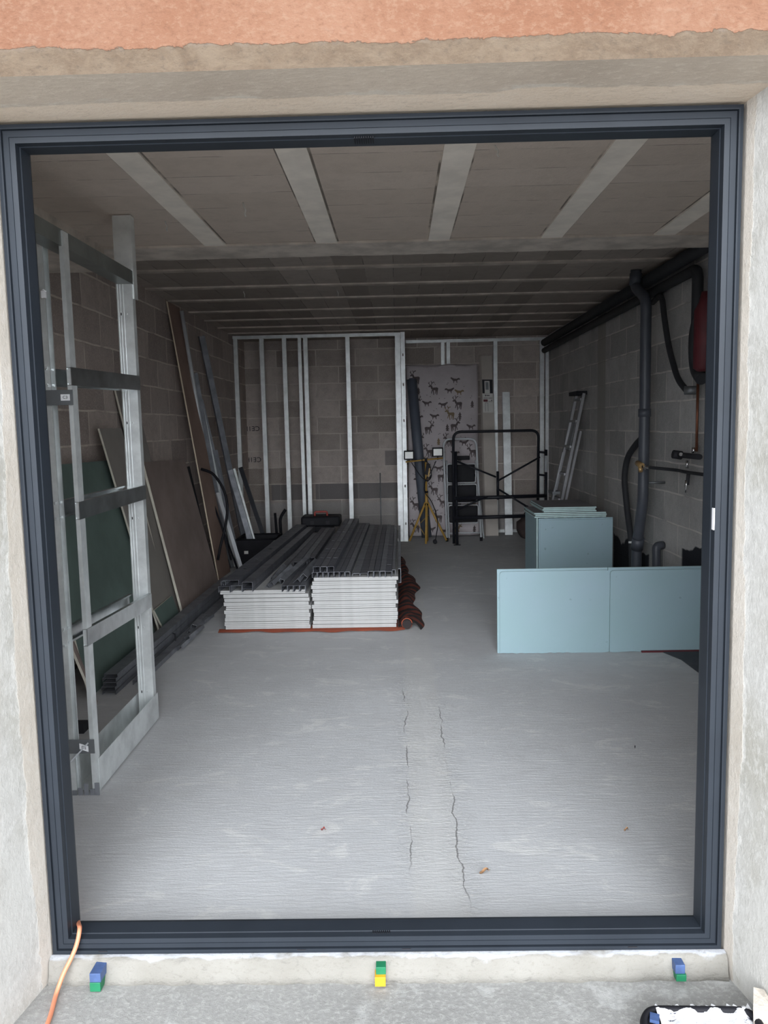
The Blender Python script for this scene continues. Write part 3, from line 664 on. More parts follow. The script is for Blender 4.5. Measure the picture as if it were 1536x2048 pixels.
# spiral roll end
for rr in (.036, .025, .014):
    cl.tube(arc((.045, 3.42, .046), rr, 0, 2*PI*.96, (1, 0, 0), (0, 0, 1), 14), .0032, 6, mi=1)
cl.tube([(.045, 3.40+.03*k, .042) for k in range(6)], [.030, .038, .040, .040, .036, .02], 10, mi=0)
tag(cl.build('blanket', ['cloth', 'cloth_hem'], None, (-.6, 4.6, 0)), 'orange and black striped cloth spread under the board stack, crumpled at its right edge', 'cloth')
TB = .0125
rnd = random.Random(12)
LZ, RZ = [], []
def sheets(xa, xb, z0, count, side, sh):
    z = z0
    for k in range(count):
        pair = k//2
        dx = rnd.uniform(-.009, .009) if k % 2 == 0 else dx0; dx0 = dx
        dy = rnd.uniform(-.006, .006)+(.0 if k % 2 == 0 else .002)
        if k >= count-2: dx += -.014*sh
        g = .0025 if k % 2 else .0002
        b = MB(); b.box(xa+dx, xb+dx, 3.437+dy, 5.90+dy, z, z+TB)
        top = k == count-1
        lab = 'white plasterboard sheet, topmost of the %s half of the stack on the striped cloth' % side if top else 'white plasterboard sheet, %s from the top in the %s half of the stack' % (ORD[count-1-k], side)
        tag(b.build('plasterboard_sheet', 'gyps', None, ((xa+xb)/2, 4.7, z), bevel=.001), lab, 'plasterboard', 'plasterboard sheets stacked on the striped cloth')
        z += TB+g
    return z
ztl = sheets(-1.222, -.628, .018, 20, 'left', 1.6)
ztr = sheets(-.607, -.022, .018, 26, 'right', -1)

# profiles on the stack
GP = 'steel profiles lying on the board stack'
lay_n = [0]
def lay(x, z, w, h, y0, y1, lab, skew=0, nrm=(0, 0, 1), holes=None, mat=None, lip=.006):
    lay_n[0] += 1; mat = mat or ('galv_mid', 'galv_dark', 'galv_dull', 'galv_dark')[lay_n[0] % 4]
    return prof_obj('steel_stud', lab, (x, y0, z+h), (x+skew, y1, z+h), w, h, nrm, mat, GP, holes=holes, lip=lip, hw=.014, hl=.020)
LB = 'wide steel track in the group at the left edge of the board stack'
sk = .12
lay(-1.205, ztl, .080, .045, 3.36, 6.45, 'wide steel track at the outer left of the left-hand group on the stack', sk, lip=0)
lay(-1.123, ztl, .074, .045, 3.38, 6.45, 'wide steel track in the middle of the left-hand group on the stack', sk, lip=0)
lay(-1.048, ztl, .070, .022, 3.38, 6.45, 'low steel track under another at the right of the left-hand group', sk, lip=0)
lay(-1.048, ztl+.0235, .070, .045, 3.38, 6.4, 'wide steel track on top of another at the right of the left-hand group', sk, lip=0)
lay(-1.165, ztl+.0465, .11, .034, 3.40, 6.5, 'long punched steel stud on top of the left-hand group', sk, holes=[.45, .85, 1.4, 2.0, 2.6])
lay(-1.216, ztl+.0465, .03, .030, 3.39, 6.45, 'narrow steel track along the outer left edge of the board stack', sk, lip=0)
# low group in the middle
for k in range(4): lay(-.790+k*.041, ztl, .039, .042, 3.36, 6.2-.05*k, 'steel stud in the low row of four beside the joint, %s from the left' % ORD[k], .02)
lay(-.875, ztl, .045, .035, 3.62, 6.1, 'steel stud lying set back between the two low groups', .06)
lay(-.925, ztl, .045, .03, 3.75, 6.2, 'steel stud lying set back beside the punched stud', .06)
for k in range(3): lay(-.80+k*.05, ztl+.0435, .045, .035, 4.1+.1*k, 6.2, 'steel stud of the second layer in mid stack, %s of three from the left' % ORD[k], .02)
rnd = random.Random(33)
offs = [((-.93, 3.52, ztl+.0), (-.88, 4.05, ztl+.07), .035, .8), ((-.91, 3.48, ztl+.04), (-.83, 3.9, ztl+.09), .04, -.7), ((-.83, 3.55, ztl+.05), (-.72, 4.3, ztl+.10), .035, .5), ((-.73, 3.46, ztl+.055), (-.66, 4.0, ztl+.11), .05, -.9), ((-.66, 3.50, ztl+.085), (-.60, 4.1, ztl+.11), .045, .9)]
for k, (p, q, wd, tl) in enumerate(offs):
    prof_obj('profile_offcut', ('bent steel offcut tipped on its corner at the front of the left boards', 'steel offcut propped over the tipped one at the front of the left boards', 'twisted steel offcut lying above the low row of studs', 'crumpled steel offcut on the low row, by the joint of the boards', 'torn steel offcut resting against the upper row of studs')[k], p, q, wd, .03, (tl, 0, 1), 'galv_dull', 'bent steel offcuts on the board stack', 'steel offcut')
# right boards: seven, three on top, then tracks, three, one punched, two
for k in range(7): lay(-.587+k*.0380, ztr, .0350, .038, 3.42+.004*(k % 3), 6.2, 'box-shaped steel stud in the row of seven on the right boards, %s from the left' % ORD[k], .04)
for k in range(3): lay(-.572+k*.049, ztr+.039, .045, .040, 3.41, 6.25, 'punched steel stud on top of the row of seven, %s of three from the left' % ORD[k], .04, holes=[.35, .78, 1.25, 1.8, 2.4])
lay(-.300, ztr, .05, .022, 3.44, 6.2, 'steel track beside the row of seven studs', .03, lip=0)
lay(-.248, ztr, .05, .018, 3.46, 6.2, 'flat steel track right of the middle of the right boards', .02, lip=0)
for k in range(3): lay(-.198+k*.041, ztr, .0375, .042, 3.40, 6.0, 'steel stud in the trio near the right edge of the stack, %s from the left' % ORD[k], .02)
lay(-.076, ztr, .044, .040, 3.40, 5.95, 'punched steel stud next to the right edge of the stack', .01, holes=[.25, .72, 1.2, 1.7])
lay(-.040, ztr, .022, .038, 3.47, 5.9, 'narrow steel track at the right edge of the stack', .01, lip=0)
prof_obj('steel_stud', 'steel track hanging at the right side of the stack, upright on its edge', (.010, 3.55, ztr-.02), (.018, 6.0, ztr-.02), .10, .02, (1, 0, 0), 'galv_dull', None, lip=0)

# toolbox behind the stack
tb = thing('toolbox', 'black toolbox with a red handle behind the board stack', 'toolbox', (-.85, 6.6, .0))
b = MB(); b.box(-.98, -.72, 6.6, 6.85, 0, .34); b.build('body', 'black', tb, bevel=.01)
b = MB(); b.box(-1.062, -.636, 6.58, 6.87, .335, .445); b.build('lid', 'black', tb, bevel=.02)
b = MB(); b.tube(rounded([(-.918, 6.68, .44), (-.918, 6.68, .49), (-.782, 6.68, .49), (-.782, 6.68, .44)], .02, 4), .011, 8); b.build('handle', 'red', tb)
for xx in (-.94, -.77): b = MB(); b.box(xx-.02, xx+.02, 6.572, 6.582, .36, .40); b.build('latch', 'ink', tb)
# pipe and hose end standing behind
b = MB(); p = at(550, 1026, y=7.3); b.tube([(p.x+.02, 7.3, 0), (p.x, 7.3, p.z)], .016, 8); tag(b.build('tube', 'black', None, (p.x, 7.3, 0)), 'short black tube standing behind the board stack by the partition', 'tube')
b = MB(); p = at(571, 1019, y=7.3); q = at(562, 1035, y=7.3); b.tube(rounded([(q.x, 7.3, 0), (q.x-.01, 7.3, .2), (q.x-.01, 7.3, q.z), (p.x, 7.3, p.z)], .1, 5), .018, 8); tag(b.build('hose', 'black', None, (q.x, 7.3, 0)), 'bent black hose end standing right of the short black tube', 'hose')
b = MB(); p = at(760, 946, y=7.58); b.tube([(p.x, 7.58, .0), (p.x, 7.62, p.z)], .007, 8); tag(b.build('threaded_rod', 'plate', None, (p.x, 7.58, 0)), 'thin grey rod standing against the left partition', 'rod')

# ------------------------------------------------------------ stud partitions against the back wall
def partition(name, label, y, xa, xb, studs, zt, lean_=0, floor=True):
    t = thing(name, label, 'partition frame', ((xa+xb)/2, y, 0))
    b = MB(); b.channel((xa, y+.02, zt-.0), (xb, y+.02, zt-.0), .05, .035, (0, 0, 1), .0016, 0); b.box(xa, xb, y-.004, y-.003, zt-.035, zt); b.build('top_track', 'galv_bright', t)
    if floor: b = MB(); b.channel((xa, y+.02, .0017), (xb, y+.02, .0017), .05, .03, (0, 0, -1), .0016, 0); b.build('bottom_track', 'galv_bright', t)
    for x, wd in studs:
        b = MB(); b.channel((x, y, .003), (x, y, zt-.004), wd, .045, (0, -1, 0), .0016, .006); b.build('stud', 'galv_bright', t)
    return t
YP = 7.66
partition('stud_partition', 'galvanised stud partition frame on the left of the back wall', YP, -1.945, .060, [(-1.915, .05), (-1.60, .05), (-1.33, .05), (-1.146, .04), (-1.075, .05), (-.571, .05), (.027, .062)], 2.515)
prof_obj('steel_stud', 'tall bright punched stud closing the left partition at its free end', (.088, YP-.01, .001), (.088, YP-.01, 2.52), .05, .05, (0, -1, 0), 'galv_bright', None, holes=[.22, .68, 1.08, 1.47, 1.90, 2.25], hw=.008, hl=.016)
partition('stud_partition', 'galvanised stud partition frame on the right of the back wall', 8.32, .13, 1.945, [(at(886, 740, y=8.32).x, .045), (at(897, 740, y=8.32).x, .045), (at(991, 740, y=8.32).x, .05), (at(1084, 740, y=8.32).x, .05), (at(1095, 740, y=8.32).x, .05)], 2.49)

# block stamps, printed upside down on two blocks
for py, s_ in ((857, 'CE1H'), (919, 'CE1H2')):
    p = at(503, py, y=YB-.001)
    hst = bpy.data.objects.get('wall_back')
    text_mesh(s_, 'stamp', 'ink', .088, (p.x, YB-.0012, p.z), (-1, 0, 0), (0, 0, -1), hst, .0003)

# ------------------------------------------------------------ mattress with deer print
mt_ = MB(); MX0, MX1, MZ = .135, 1.020, 2.13
def msurf(u, v):
    x = MX0+(MX1-MX0)*u+.012*math.sin(v*9)*(u-.5)
    wr = .010*math.sin(9*(u*.9+v*1.7))*math.sin(PI*v)+.006*math.sin(23*(u*.8+v*.9)+1.3)
    rim = .045*((abs(u-.5)*2)**6)+.05*((abs(v-.5)*2)**12)
    z = .02+MZ*v+.012*math.sin(u*14)*(v > .9)*(v-.9)*10
    return V((x, 7.92+.17*v+wr+rim, z))
nu, nv = 40, 90
gr = [[mt_.b.verts.new(msurf(i/nu, j/nv)) for i in range(nu+1)] for j in range(nv+1)]
bk = [[mt_.b.verts.new(msurf(i/nu, j/nv)+V((0, .11, 0))) for i in (0, nu)] for j in range(nv+1)]
for j in range(nv):
    for i in range(nu): mt_.face((gr[j][i], gr[j][i+1], gr[j+1][i+1], gr[j+1][i]), 0, True)
    mt_.face((gr[j][0], gr[j+1][0], bk[j+1][0], bk[j][0]), 0, True); mt_.face((gr[j][nu], gr[j+1][nu], bk[j+1][1], bk[j][1]), 0, True)
    mt_.face((bk[j][0], bk[j+1][0], bk[j+1][1], bk[j][1]), 0)
mt_.face([gr[nv][i] for i in range(nu+1)]+[bk[nv][1], bk[nv][0]], 0); mt_.face([gr[0][i] for i in range(nu+1)]+[bk[0][1], bk[0][0]], 0)
deer = [[(0, 3), (3, 3.2), (4.6, 4.2), (5, 5.6), (6.3, 5.4), (6.4, 6.2), (5.2, 6.9), (4.2, 6.6), (3.4, 5), (.6, 5.2), (-.2, 4.6)], [(0, 3.6), (.5, 0), (1, 0), (1.2, 3.4)], [(1.1, 3.4), (1.7, .6), (2.1, .7), (1.8, 3.4)], [(2.9, 3.4), (2.7, 0), (3.2, 0), (3.7, 3.6)], [(3.5, 3.4), (4.4, .9), (4.8, 1.1), (4.1, 3.8)],
        [(4.4, 6.7), (3.2, 8.8), (3.6, 9.0), (4.8, 6.9)], [(3.4, 8.4), (2.3, 8.7), (2.5, 9.2), (3.6, 8.9)], [(3.7, 7.8), (4.5, 9.8), (4.9, 9.7), (4.2, 7.6)], [(5.0, 6.8), (6.4, 8.6), (6.7, 8.3), (5.4, 6.6)], [(5.8, 7.8), (5.7, 9.2), (6.1, 9.2), (6.2, 8.0)]]
fox = [[(0, 2), (2.5, 2.2), (4, 3.2), (5.2, 3), (5, 4.2), (4, 4.6), (2.6, 3.8), (.6, 4), (-1.6, 5), (-2, 4.2), (-.6, 2.9)], [(.2, 2.4), (0, .6), (.5, .6), (.9, 2.4)], [(2.2, 2.5), (2.6, .6), (3.1, .7), (3, 2.8)]]
tree_ = [[(0, 0), (2.6, 0), (1.8, 1), (2.8, 1.4), (1.9, 2.6), (2.5, 3), (1.3, 5.4), (.1, 3), (.7, 2.6), (-.2, 1.4), (.8, 1)]]
def motif(shape, u, v, s, flip, mi):
    W2, H2 = (MX1-MX0), MZ
    for poly in shape:
        vs_ = []
        for (a, c) in poly:
            a = a-3; c = c-4
            if flip: a = -a
            uu = min(.985, max(.015, u+a*s/W2)); vv = min(.97, max(.01, v+c*s/H2)); vs_.append(mt_.b.verts.new(msurf(uu, vv)-V((0, .0035, 0))))
        mt_.face(vs_, mi)
rnd = random.Random(8)
shapes = [deer, fox, tree_]
for r_ in range(13):
    for c_ in range(5):
        k = (r_*2+c_*3) % 5; sh = [deer, fox, tree_, fox, deer][k]
        u = .1+c_*.2+(.08 if r_ % 2 else 0)+rnd.uniform(-.03, .03); v = .045+r_*.074+rnd.uniform(-.012, .012)
        if u > .95 or v > .93: continue
        motif(sh, u, v, .0180 if sh is deer else .0165, rnd.random() < .5, 2 if (r_*5+c_) % 11 == 3 else 1)
        for _ in range(2):
            du = u+rnd.uniform(-.08, .08); dv = v+.03+rnd.uniform(-.01, .01)
            if .02 < du < .98 and dv < .95: motif([[(2.4, 3.6), (3.4, 3.5), (3.6, 4.4), (2.6, 4.5)]], du, dv, .009, False, 1)
ms = mt_.build('mattress', ['fabric', 'motif', 'motif2'], None, (.585, 8.0, 0))
tag(ms, 'pale mattress printed with brown deer standing on end against the back wall', 'mattress')
# gathered hem along its top
b = MB(); rnd = random.Random(2); pts = [msurf(k/24, .985)+V((0, .03, rnd.uniform(-.004, .018))) for k in range(25)]
b.tube(pts, [.022+rnd.uniform(-.006, .010) for _ in pts], 8); hm = b.build('gathered_hem', 'fabric', ms)

# grey roll
b = MB(); b.tube([(.345, 7.80, .03), (.265, 7.83, 1.0), (.19, 7.86, 1.97)], .062, 18); b.tube([(.19, 7.86, 1.965), (.189, 7.86, 1.985)], .03, 12)
tag(b.build('roll', 'grey_roll', None, (.345, 7.8, 0)), 'long slate grey roll leaning in front of the deer print mattress', 'roll')

# ------------------------------------------------------------ tripod work light
tl = thing('work_light', 'yellow tripod work light with two small lamp heads', 'work light', (.33, 7.5, 0))
TP = V((.337, 7.47, 0)); ZH = .49
for p in (at(852, 1088, z=.01), at(819, 1078, y=7.5), at(893, 1078, y=7.5), V((.345, 7.60, .01))):
    b = MB(); p = V((p.x, p.y, max(.012, min(p.z, .03)))); b.tube([TP+V((0, 0, ZH))+(p-TP)*.06, p], .013, 8); b.build('leg', 'yellow', tl)
b = MB(); b.tube([TP+V((0, 0, .40)), TP+V((0, 0, .62))], .018, 12); b.tube([TP+V((0, 0, .62)), TP+V((0, 0, 1.00))], .013, 12); b.build('pole', 'yellow', tl)
for z_ in (.47, .62): b = MB(); b.tube([TP+V((0, 0, z_-.012)), TP+V((0, 0, z_+.012))], .023, 12); b.build('clamp', 'black', tl)
b = MB(); b.tube([at(857, 1030, y=7.45), at(841, 1046, y=7.46)], .004, 6); b.tube([at(836, 1048, y=7.47), at(849, 1070, y=7.45)], .004, 6); b.build('leg_brace', 'yellow', tl)
a_, c_ = at(811, 924, y=7.44), at(886, 916, y=7.44); b = MB(); b.tube([a_, c_], .009, 8); b.build('cross_bar', 'yellow', tl)
b = MB(); b.box(.322, .352, 7.43, 7.49, .975, 1.02); b.build('bar_clamp', 'black', tl)
for (u0_, v0_, u1_, v1_) in ((810, 904, 826, 917), (867, 898, 884, 911)):
    p, q = at(u0_, v0_, y=7.43), at(u1_, v1_, y=7.43); h = MB(); h.box(p.x-.014, q.x+.014, 7.43, 7.47, q.z-.014, p.z+.016); hd = h.build('lamp_head', 'black', tl, bevel=.004)
    h = MB(); h.box(p.x, q.x, 7.424, 7.431, q.z, p.z); h.build('lens', 'lens', hd)
    h = MB(); m_ = (p+q)/2; h.tube([(m_.x, 7.45, q.z-.014), (m_.x, 7.445, 1.0)], .007, 6); h.build('mount', 'black', hd)
b = MB(); b.tube(rounded([at(872, 922, y=7.42), at(862, 945, y=7.42), at(850, 960, y=7.42), at(848, 985, y=7.42), at(862, 1000, y=7.42), at(872, 1025, y=7.42), at(876, 1050, y=7.42), at(871, 1081, y=7.42)], .05, 4), .005, 6)
b.tube(rounded([at(823, 925, y=7.42), at(836, 945, y=7.42), at(846, 958, y=7.42), at(858, 962, y=7.41), at(862, 950, y=7.41)], .05, 4), .005, 6)
b.tube(rounded([at(844, 918, y=7.42), at(846, 950, y=7.42), at(852, 965, y=7.42), at(864, 955, y=7.42), at(860, 930, y=7.42), at(850, 920, y=7.42)], .05, 4), .005, 6)
b.build('power_cord', 'black', tl)
b = MB(); p = at(855, 935, y=7.40); b.obox(p-V((0, 0, .02)), (.022, 0, -.005), (0, .02, 0), (.012, 0, .065)); b.build('switch_box', 'ink', tl, bevel=.005)
b = MB(); p = at(858, 945, y=7.385); b.obox(p, (.009, 0, 0), (0, .006, 0), (.008, 0, .05)); b.build('switch_cover', 'yellow', tl)
b = MB(); p = at(870, 1083, y=7.42); b.tube([(p.x, 7.38, .028), (p.x, 7.43, .028)], .026, 12); b.build('plug', 'black', tl)

# ------------------------------------------------------------ step ladder
sl = thing('step_ladder', 'white folding step ladder with three black treads leaning on the mattress', 'step ladder', (.79, 7.75, 0))
Yb, Yt = 7.60, 7.78
def sy(z, o=0): return Yb+o+(Yt-Yb)*z/1.24
L0, L1 = at(894, 1072, y=7.6).x, at(964, 1072, y=7.6).x
b = MB(); b.tube(rounded([(L0, sy(0), .012), (.565, sy(1.2), 1.235), (.965, sy(1.2), 1.235), (L1-.01, sy(0), .012)], .09, 6), .013, 10); b.build('front_frame', 'white_tube', sl)
b = MB(); b.tube([(L0+.03, sy(0, .07), .03), (.60, sy(.95, .04), .97)], .010, 8); b.tube([(L1+.03, sy(0, .07), .02), (.955, sy(.95, .04), .97)], .010, 8); b.tube([(L0+.03, sy(.08, .07), .09), (L1+.03, sy(.08, .07), .09)], .008, 8); b.build('rear_frame', 'white_tube', sl)
for (u0_, v0_, u1_, v1_) in ((895, 929, 953, 966), (895, 970, 955, 1006), (897, 1011, 957, 1046)):
    y_ = 7.60; p, q = at(u0_, v0_, y=y_), at(u1_, v1_, y=y_)
    f = MB(); zc = (p.z+q.z)/2; yy = sy(zc)-.03
    f.tube(rounded([(p.x, yy, zc), (p.x, yy, p.z), (q.x, yy, p.z), (q.x, yy, q.z), (p.x, yy, q.z), (p.x, yy, zc)], .03, 5), .007, 6); tr = f.build('tread', 'white_tube', sl)
    g = MB(); g.box(p.x+.012, q.x-.012, yy-.004, yy+.012, q.z+.012, p.z-.012); g.build('tread_mat', 'black', tr, bevel=.01)
b = MB(); b.box(.68, .88, sy(1.0)-.04, sy(1.0)-.01, .98, 1.03); b.build('top_grip', 'black', sl, bevel=.008)
for xx in (L0, L1-.01): b = MB(); b.tube([(xx, sy(0), 0), (xx, sy(0), .045)], .017, 10); b.build('rubber_foot', 'black', sl)

# ------------------------------------------------------------ black tubular trestle
ts = thing('trestle', 'black tubular steel trestle with crossed braces in front of the step ladder', 'trestle', (1.15, 7.3, 0))
YT = 7.30
LX, RX = .655, 1.640
b = MB(); b.tube(rounded([(LX, YT+.12, .0), (LX-.002, YT+.03, 1.0), (LX, YT, 1.325), (RX, YT, 1.325), (RX, YT+.05, .5)], .09, 7), .016, 12); b.tube([(RX, YT+.05, .5), (RX+.01, YT+.08, 0)], .016, 12); b.build('hoop', 'black_tube', ts)
b = MB(); b.tube([(.683, YT-.02, 0), (.678, YT-.02, 1.10)], .017, 10); b.box(.643, .723, YT-.05, YT+.01, 0, .006); b.build('front_post', 'black_tube', ts)
b = MB(); b.tube([(1.727, YT, .0), (1.727, YT, 1.10)], .017, 10); b.build('rear_post', 'black_tube', ts)
b = MB(); b.tube([(1.727, YT, .84), (1.727, YT, 1.03)], .020, 10); b.build('post_sleeve', 'grey_tube', ts)
for z_ in (1.065, .80): b = MB(); b.tube([(RX, YT+.02, z_+.01), (1.727, YT, z_)], .013, 8); b.build('post_link', 'black_tube', ts)
for z_, yo in ((.555, -.045), (.325, -.045)): b = MB(); b.tube([(.66, YT+yo, z_), (1.72, YT+yo, z_+.012)], .022, 10); b.build('rail', 'black_tube', ts)
b = MB(); p = at(1000, 943, y=YT); b.tube([(1.165, YT-.01, .86), (1.165, YT-.01, .53)], .016, 8); b.build('centre_bar', 'black_tube', ts)
for p, q in ((at(912, 922, y=YT-.02), at(992, 954, y=YT-.02)), (at(1080, 914, y=YT-.02), at(995, 962, y=YT-.02)), (at(996, 978, y=YT-.06), at(1062, 1018, y=YT-.12)), (at(912, 1020, y=YT-.06), at(975, 993, y=YT-.06))):
    b = MB(); b.tube([p, q], .011, 8); b.build('brace', 'black_tube', ts)
b = MB(); p = at(1054, 1020, y=YT-.12); b.tube([(p.x-.01, YT-.12, p.z+.05), (p.x, YT-.12, p.z-.04)], .022, 10); b.build('brace_foot', 'black', ts)

# ------------------------------------------------------------ planks behind
kp = thing('boxed_plank', 'tall flat cream carton with a printed label leaning on the back wall', 'carton', (1.15, 8.12, 0))
kt0, kt1 = at(953, 712, y=8.26), at(983, 712, y=8.26); kb0, kb1 = at(971, 1072, y=8.03), at(994, 1072, y=8.03)
kb0.z = kb1.z = 0; k0l = V((kb0.x-.03, 8.10, 0)); k1l = V((kt0.x, 8.30, kt0.z))
fl = .045
A_, B_, C_, D_ = V((kb0.x+.005, kb0.y, 0)), V((kb1.x+.02, kb1.y, 0)), V((kt1.x, kt1.y-.03, kt1.z)), V((kt0.x+.055, kt0.y-.03, kt0.z))
b = MB(); b.hexa([A_, B_, C_, D_, A_+V((-.02, .035, 0)), B_+V((-.0, .035, 0)), C_+V((0, .035, 0)), D_+V((-.02, .035, 0))]); b.build('carton', 'kit', kp)
def kpt(u, v): # on the front face
    l = A_.lerp(D_, v); r = B_.lerp(C_, v); return l.lerp(r, u)-V((0, .002, 0))
def kq(bm, u0_, u1_, v0_, v1_, o=0, mi=0):
    d_ = V((0, -.0015*(1+o), 0)); bm.hexa([kpt(u0_, v0_), kpt(u1_, v0_), kpt(u1_, v1_), kpt(u0_, v1_), kpt(u0_, v0_)+d_, kpt(u1_, v0_)+d_, kpt(u1_, v1_)+d_, kpt(u0_, v1_)+d_], mi)
b = MB(); kq(b, .04, .96, .685, .79); lb = b.build('paper_label', 'label', kp)
b = MB(); kq(b, .10, .48, .745, .758, 1, 0); lb2 = b.build('label_patch', 'darkred', lb); lb2['label'] = 'dark red patch on the label'
b = MB(); kq(b, .26, .34, .776, .784, 1); kq(b, .38, .66, .778, .782, 1); kq(b, .12, .50, .764, .7665, 1); kq(b, .55, .9, .764, .7665, 1); kq(b, .55, .9, .745, .747, 1); kq(b, .78, .88, .750, .755, 1)
kq(b, .25, .27, .692, .738, 1); kq(b, .48, .50, .692, .738, 1); kq(b, .25, .50, .738, .7395, 1); b.build('label_print', 'ink', lb)
b = MB(); kq(b, .03, .97, .792, .868); wp = b.build('photo_print', 'ink', kp)
b = MB(); kq(b, .24, .70, .792, .860, 1); b.build('printed_door', 'label', wp)
b = MB(); kq(b, .32, .60, .812, .854, 2); b.build('printed_pane', 'plate', wp)
p, q = at(1012, 784, y=8.28), at(1018, 1071, y=8.08)
b = MB(); b.channel((q.x, q.y, 0), (p.x, p.y, p.z), .095, .03, (0, -1, 0), .0025, 0); b.box(1.352, 1.44, p.y-.0, p.y+.02, p.z-.17, p.z-.02)
tag(b.build('steel_plank', 'galv_bright', None, (q.x, q.y, 0)), 'bright galvanised plank leaning on the back wall right of the carton', 'plank')

# folded ladder on the right wall
ld = thing('ladder', 'folded aluminium ladder leaning on the right wall near the back corner', 'ladder', (1.62, 6.4, 0))
def rail(y, x0_, xt, zt, r_, nm='rail', y2=None):
    b = MB(); b.obox(((x0_+xt)/2, (y+(y2 or y))/2, zt/2), ((xt-x0_)/2, ((y2 or y)-y)/2, zt/2), (0, r_*1.3, 0), (r_*.6, 0, -r_*.15)); b.build(nm, 'ladder', ld)
rail(6.55, 1.54, 1.905, 1.70, .022); rail(6.42, 1.50, 1.74, 1.10, .015); rail(6.22, 1.56, 1.905, 1.70, .022); rail(6.06, 1.56, 1.84, 1.32, .018)
for z_ in (.25, .62, .88, 1.16, 1.42, 1.64):
    t_ = z_/1.70; b = MB(); b.box(1.54+.365*t_-.02, 1.54+.365*t_+.02, 6.22, 6.55, z_-.012, z_+.012); b.build('rung', 'ladder', ld)
b = MB(); b.obox((1.83, 6.44, 1.27), (.035, 0, .15), (0, .10, 0), (.01, 0, -.003)); b.build('hinge_plate', 'plate', ld)
for z_ in (.62,): b = MB(); b.box(1.62, 1.70, 6.36, 6.60, z_+.04, z_+.07); b.build('foot_bracket', 'plate', ld)
b = MB(); b.box(1.83, 1.94, 6.20, 6.57, 1.685, 1.725); b.build('top_cap', 'black', ld, bevel=.006)

# sack by the green boards
b = MB(); bmesh.ops.create_icosphere(b.b, subdivisions=3, radius=1)
for v in b.b.verts:
    n = v.co.copy(); q = 1+.12*math.sin(n.x*5+n.z*3)+.08*math.sin(n.y*9); v.co = V((1.62+.15*n.x*q, 7.75+.16*n.y*q, max(0, .15+.17*n.z*q)))
tag(b.build('sack', 'sack', None, (1.62, 7.75, 0), smooth=True), 'dark brown sack on the floor behind the green boards', 'sack')

# ------------------------------------------------------------ aqua moisture-resistant boards
GA = 'pale green boards at the right'
def slab(name, lab, x0_, x1_, y0_, y1_, z0_, z1_, axis, rag=0, bev=.002, group=GA):
    """board with paper faces across axis and coloured edges"""
    b = MB(); b.box(x0_, x1_, y0_, y1_, z0_, z1_, 1)
    b.b.faces.ensure_lookup_table(); b.b.normal_update()
    for f in b.b.faces:
        n = f.normal
        if abs(n['xyz'.index(axis)]) > .9: f.material_index = 0
    return tag(b.build(name, ['board_back' if axis == 'z' else 'aqua', 'aqua_edge'], None, ((x0_+x1_)/2, (y0_+y1_)/2, z0_), bevel=bev), lab, 'plasterboard', group)
def frontboard(lab, x0_, x1_, y_, z1_, nr=.004, r=.02, seed=1):
    # rounded top corners and a chipped lower edge
    rnd = random.Random(seed); poly = [(x0_, .004), (x0_, z1_-r)]+[(x0_+r-r*math.cos(a), z1_-r+r*math.sin(a)) for a in (.5, 1.0)]+[(x0_+r, z1_), (x1_-r, z1_)]+[(x1_-r+r*math.sin(a), z1_-r+r*math.cos(a)) for a in (.5, 1.0)]+[(x1_, z1_-r), (x1_, .004)]
    n = 26
    for k in range(1, n): poly.append((x1_+(x0_-x1_)*k/n, rnd.choice((0, 0, 0, .003, .005, .001))))
    b = MB(); b.prism([(x, y_, z) for x, z in poly], (0, .0125, 0), 0, 1)
    return tag(b.build('green_plasterboard', ['aqua', 'aqua_edge'], None, ((x0_+x1_)/2, y_, 0)), lab, 'plasterboard', GA)
frontboard('pale green board standing in front, left of the pair nearest the camera', .610, 1.279, 2.805, .513, seed=2)
slab('green_plasterboard', 'pale green board standing directly behind the left front board', .596, 1.268, 2.82, 2.8325, 0, .526, 'y')
frontboard('pale green board standing in front, right of the pair nearest the camera', 1.282, 1.935, 2.800, .510, seed=3)
slab('green_plasterboard', 'pale green board standing directly behind the right front board', 1.272, 1.940, 2.818, 2.8305, 0, .525, 'y')
p, q = at(1077, 1037, y=4.50), at(1225, 1037, y=4.50)
BX0, BX1, BZ = p.x, q.x, p.z
slab('green_plasterboard', 'tall pale green board facing the camera at the front of the rear pile', BX0+.007, BX1, 4.485, 4.4975, 0, BZ-.012, 'y')
slab('green_plasterboard', 'pale green board just behind the tall one at the front of the rear pile', BX0, BX1+.003, 4.50, 4.5125, 0, BZ, 'y')
slab('green_plasterboard', 'pale green board forming the left side of the rear pile, seen edge on', BX0-.012, BX0+.0005, 4.53, 5.10, 0, BZ+.005, 'x')
for k in range(7):
    x_ = BX0+.055+k*.078
    slab('green_plasterboard', 'pale green board upright under the top boards of the rear pile, %s from the left' % ORD[k], x_, x_+.030, 4.535, 5.08, 0, BZ+.005, 'x')
z_ = BZ+.0055; GT = ('lowest', 'middle', 'upper')
tl_ = at(1069, 1032, y=4.49); tr_ = at(1213, 1030, y=4.49)
for k, (dx0, dx1) in enumerate(((0, -.002), (.008, .004), (0, 0))):
    slab('green_plasterboard', 'pale green board lying on the rear pile, %s of the wider three' % GT[k], tl_.x+dx0, tr_.x+dx1, 4.49+.006*k, 5.02, z_, z_+.0125, 'z'); z_ += .0140
tl_ = at(1086, 1014, y=4.52); tr_ = at(1193, 1012, y=4.52)
for k, (dx0, dx1) in enumerate(((.006, 0), (-.004, -.008), (.004, 0))):
    slab('green_plasterboard', 'pale green board lying on top of the rear pile, %s of the narrower three' % GT[k], tl_.x+dx0, tr_.x+dx1, 4.52, 5.14, z_, z_+.0125, 'z'); z_ += .0140
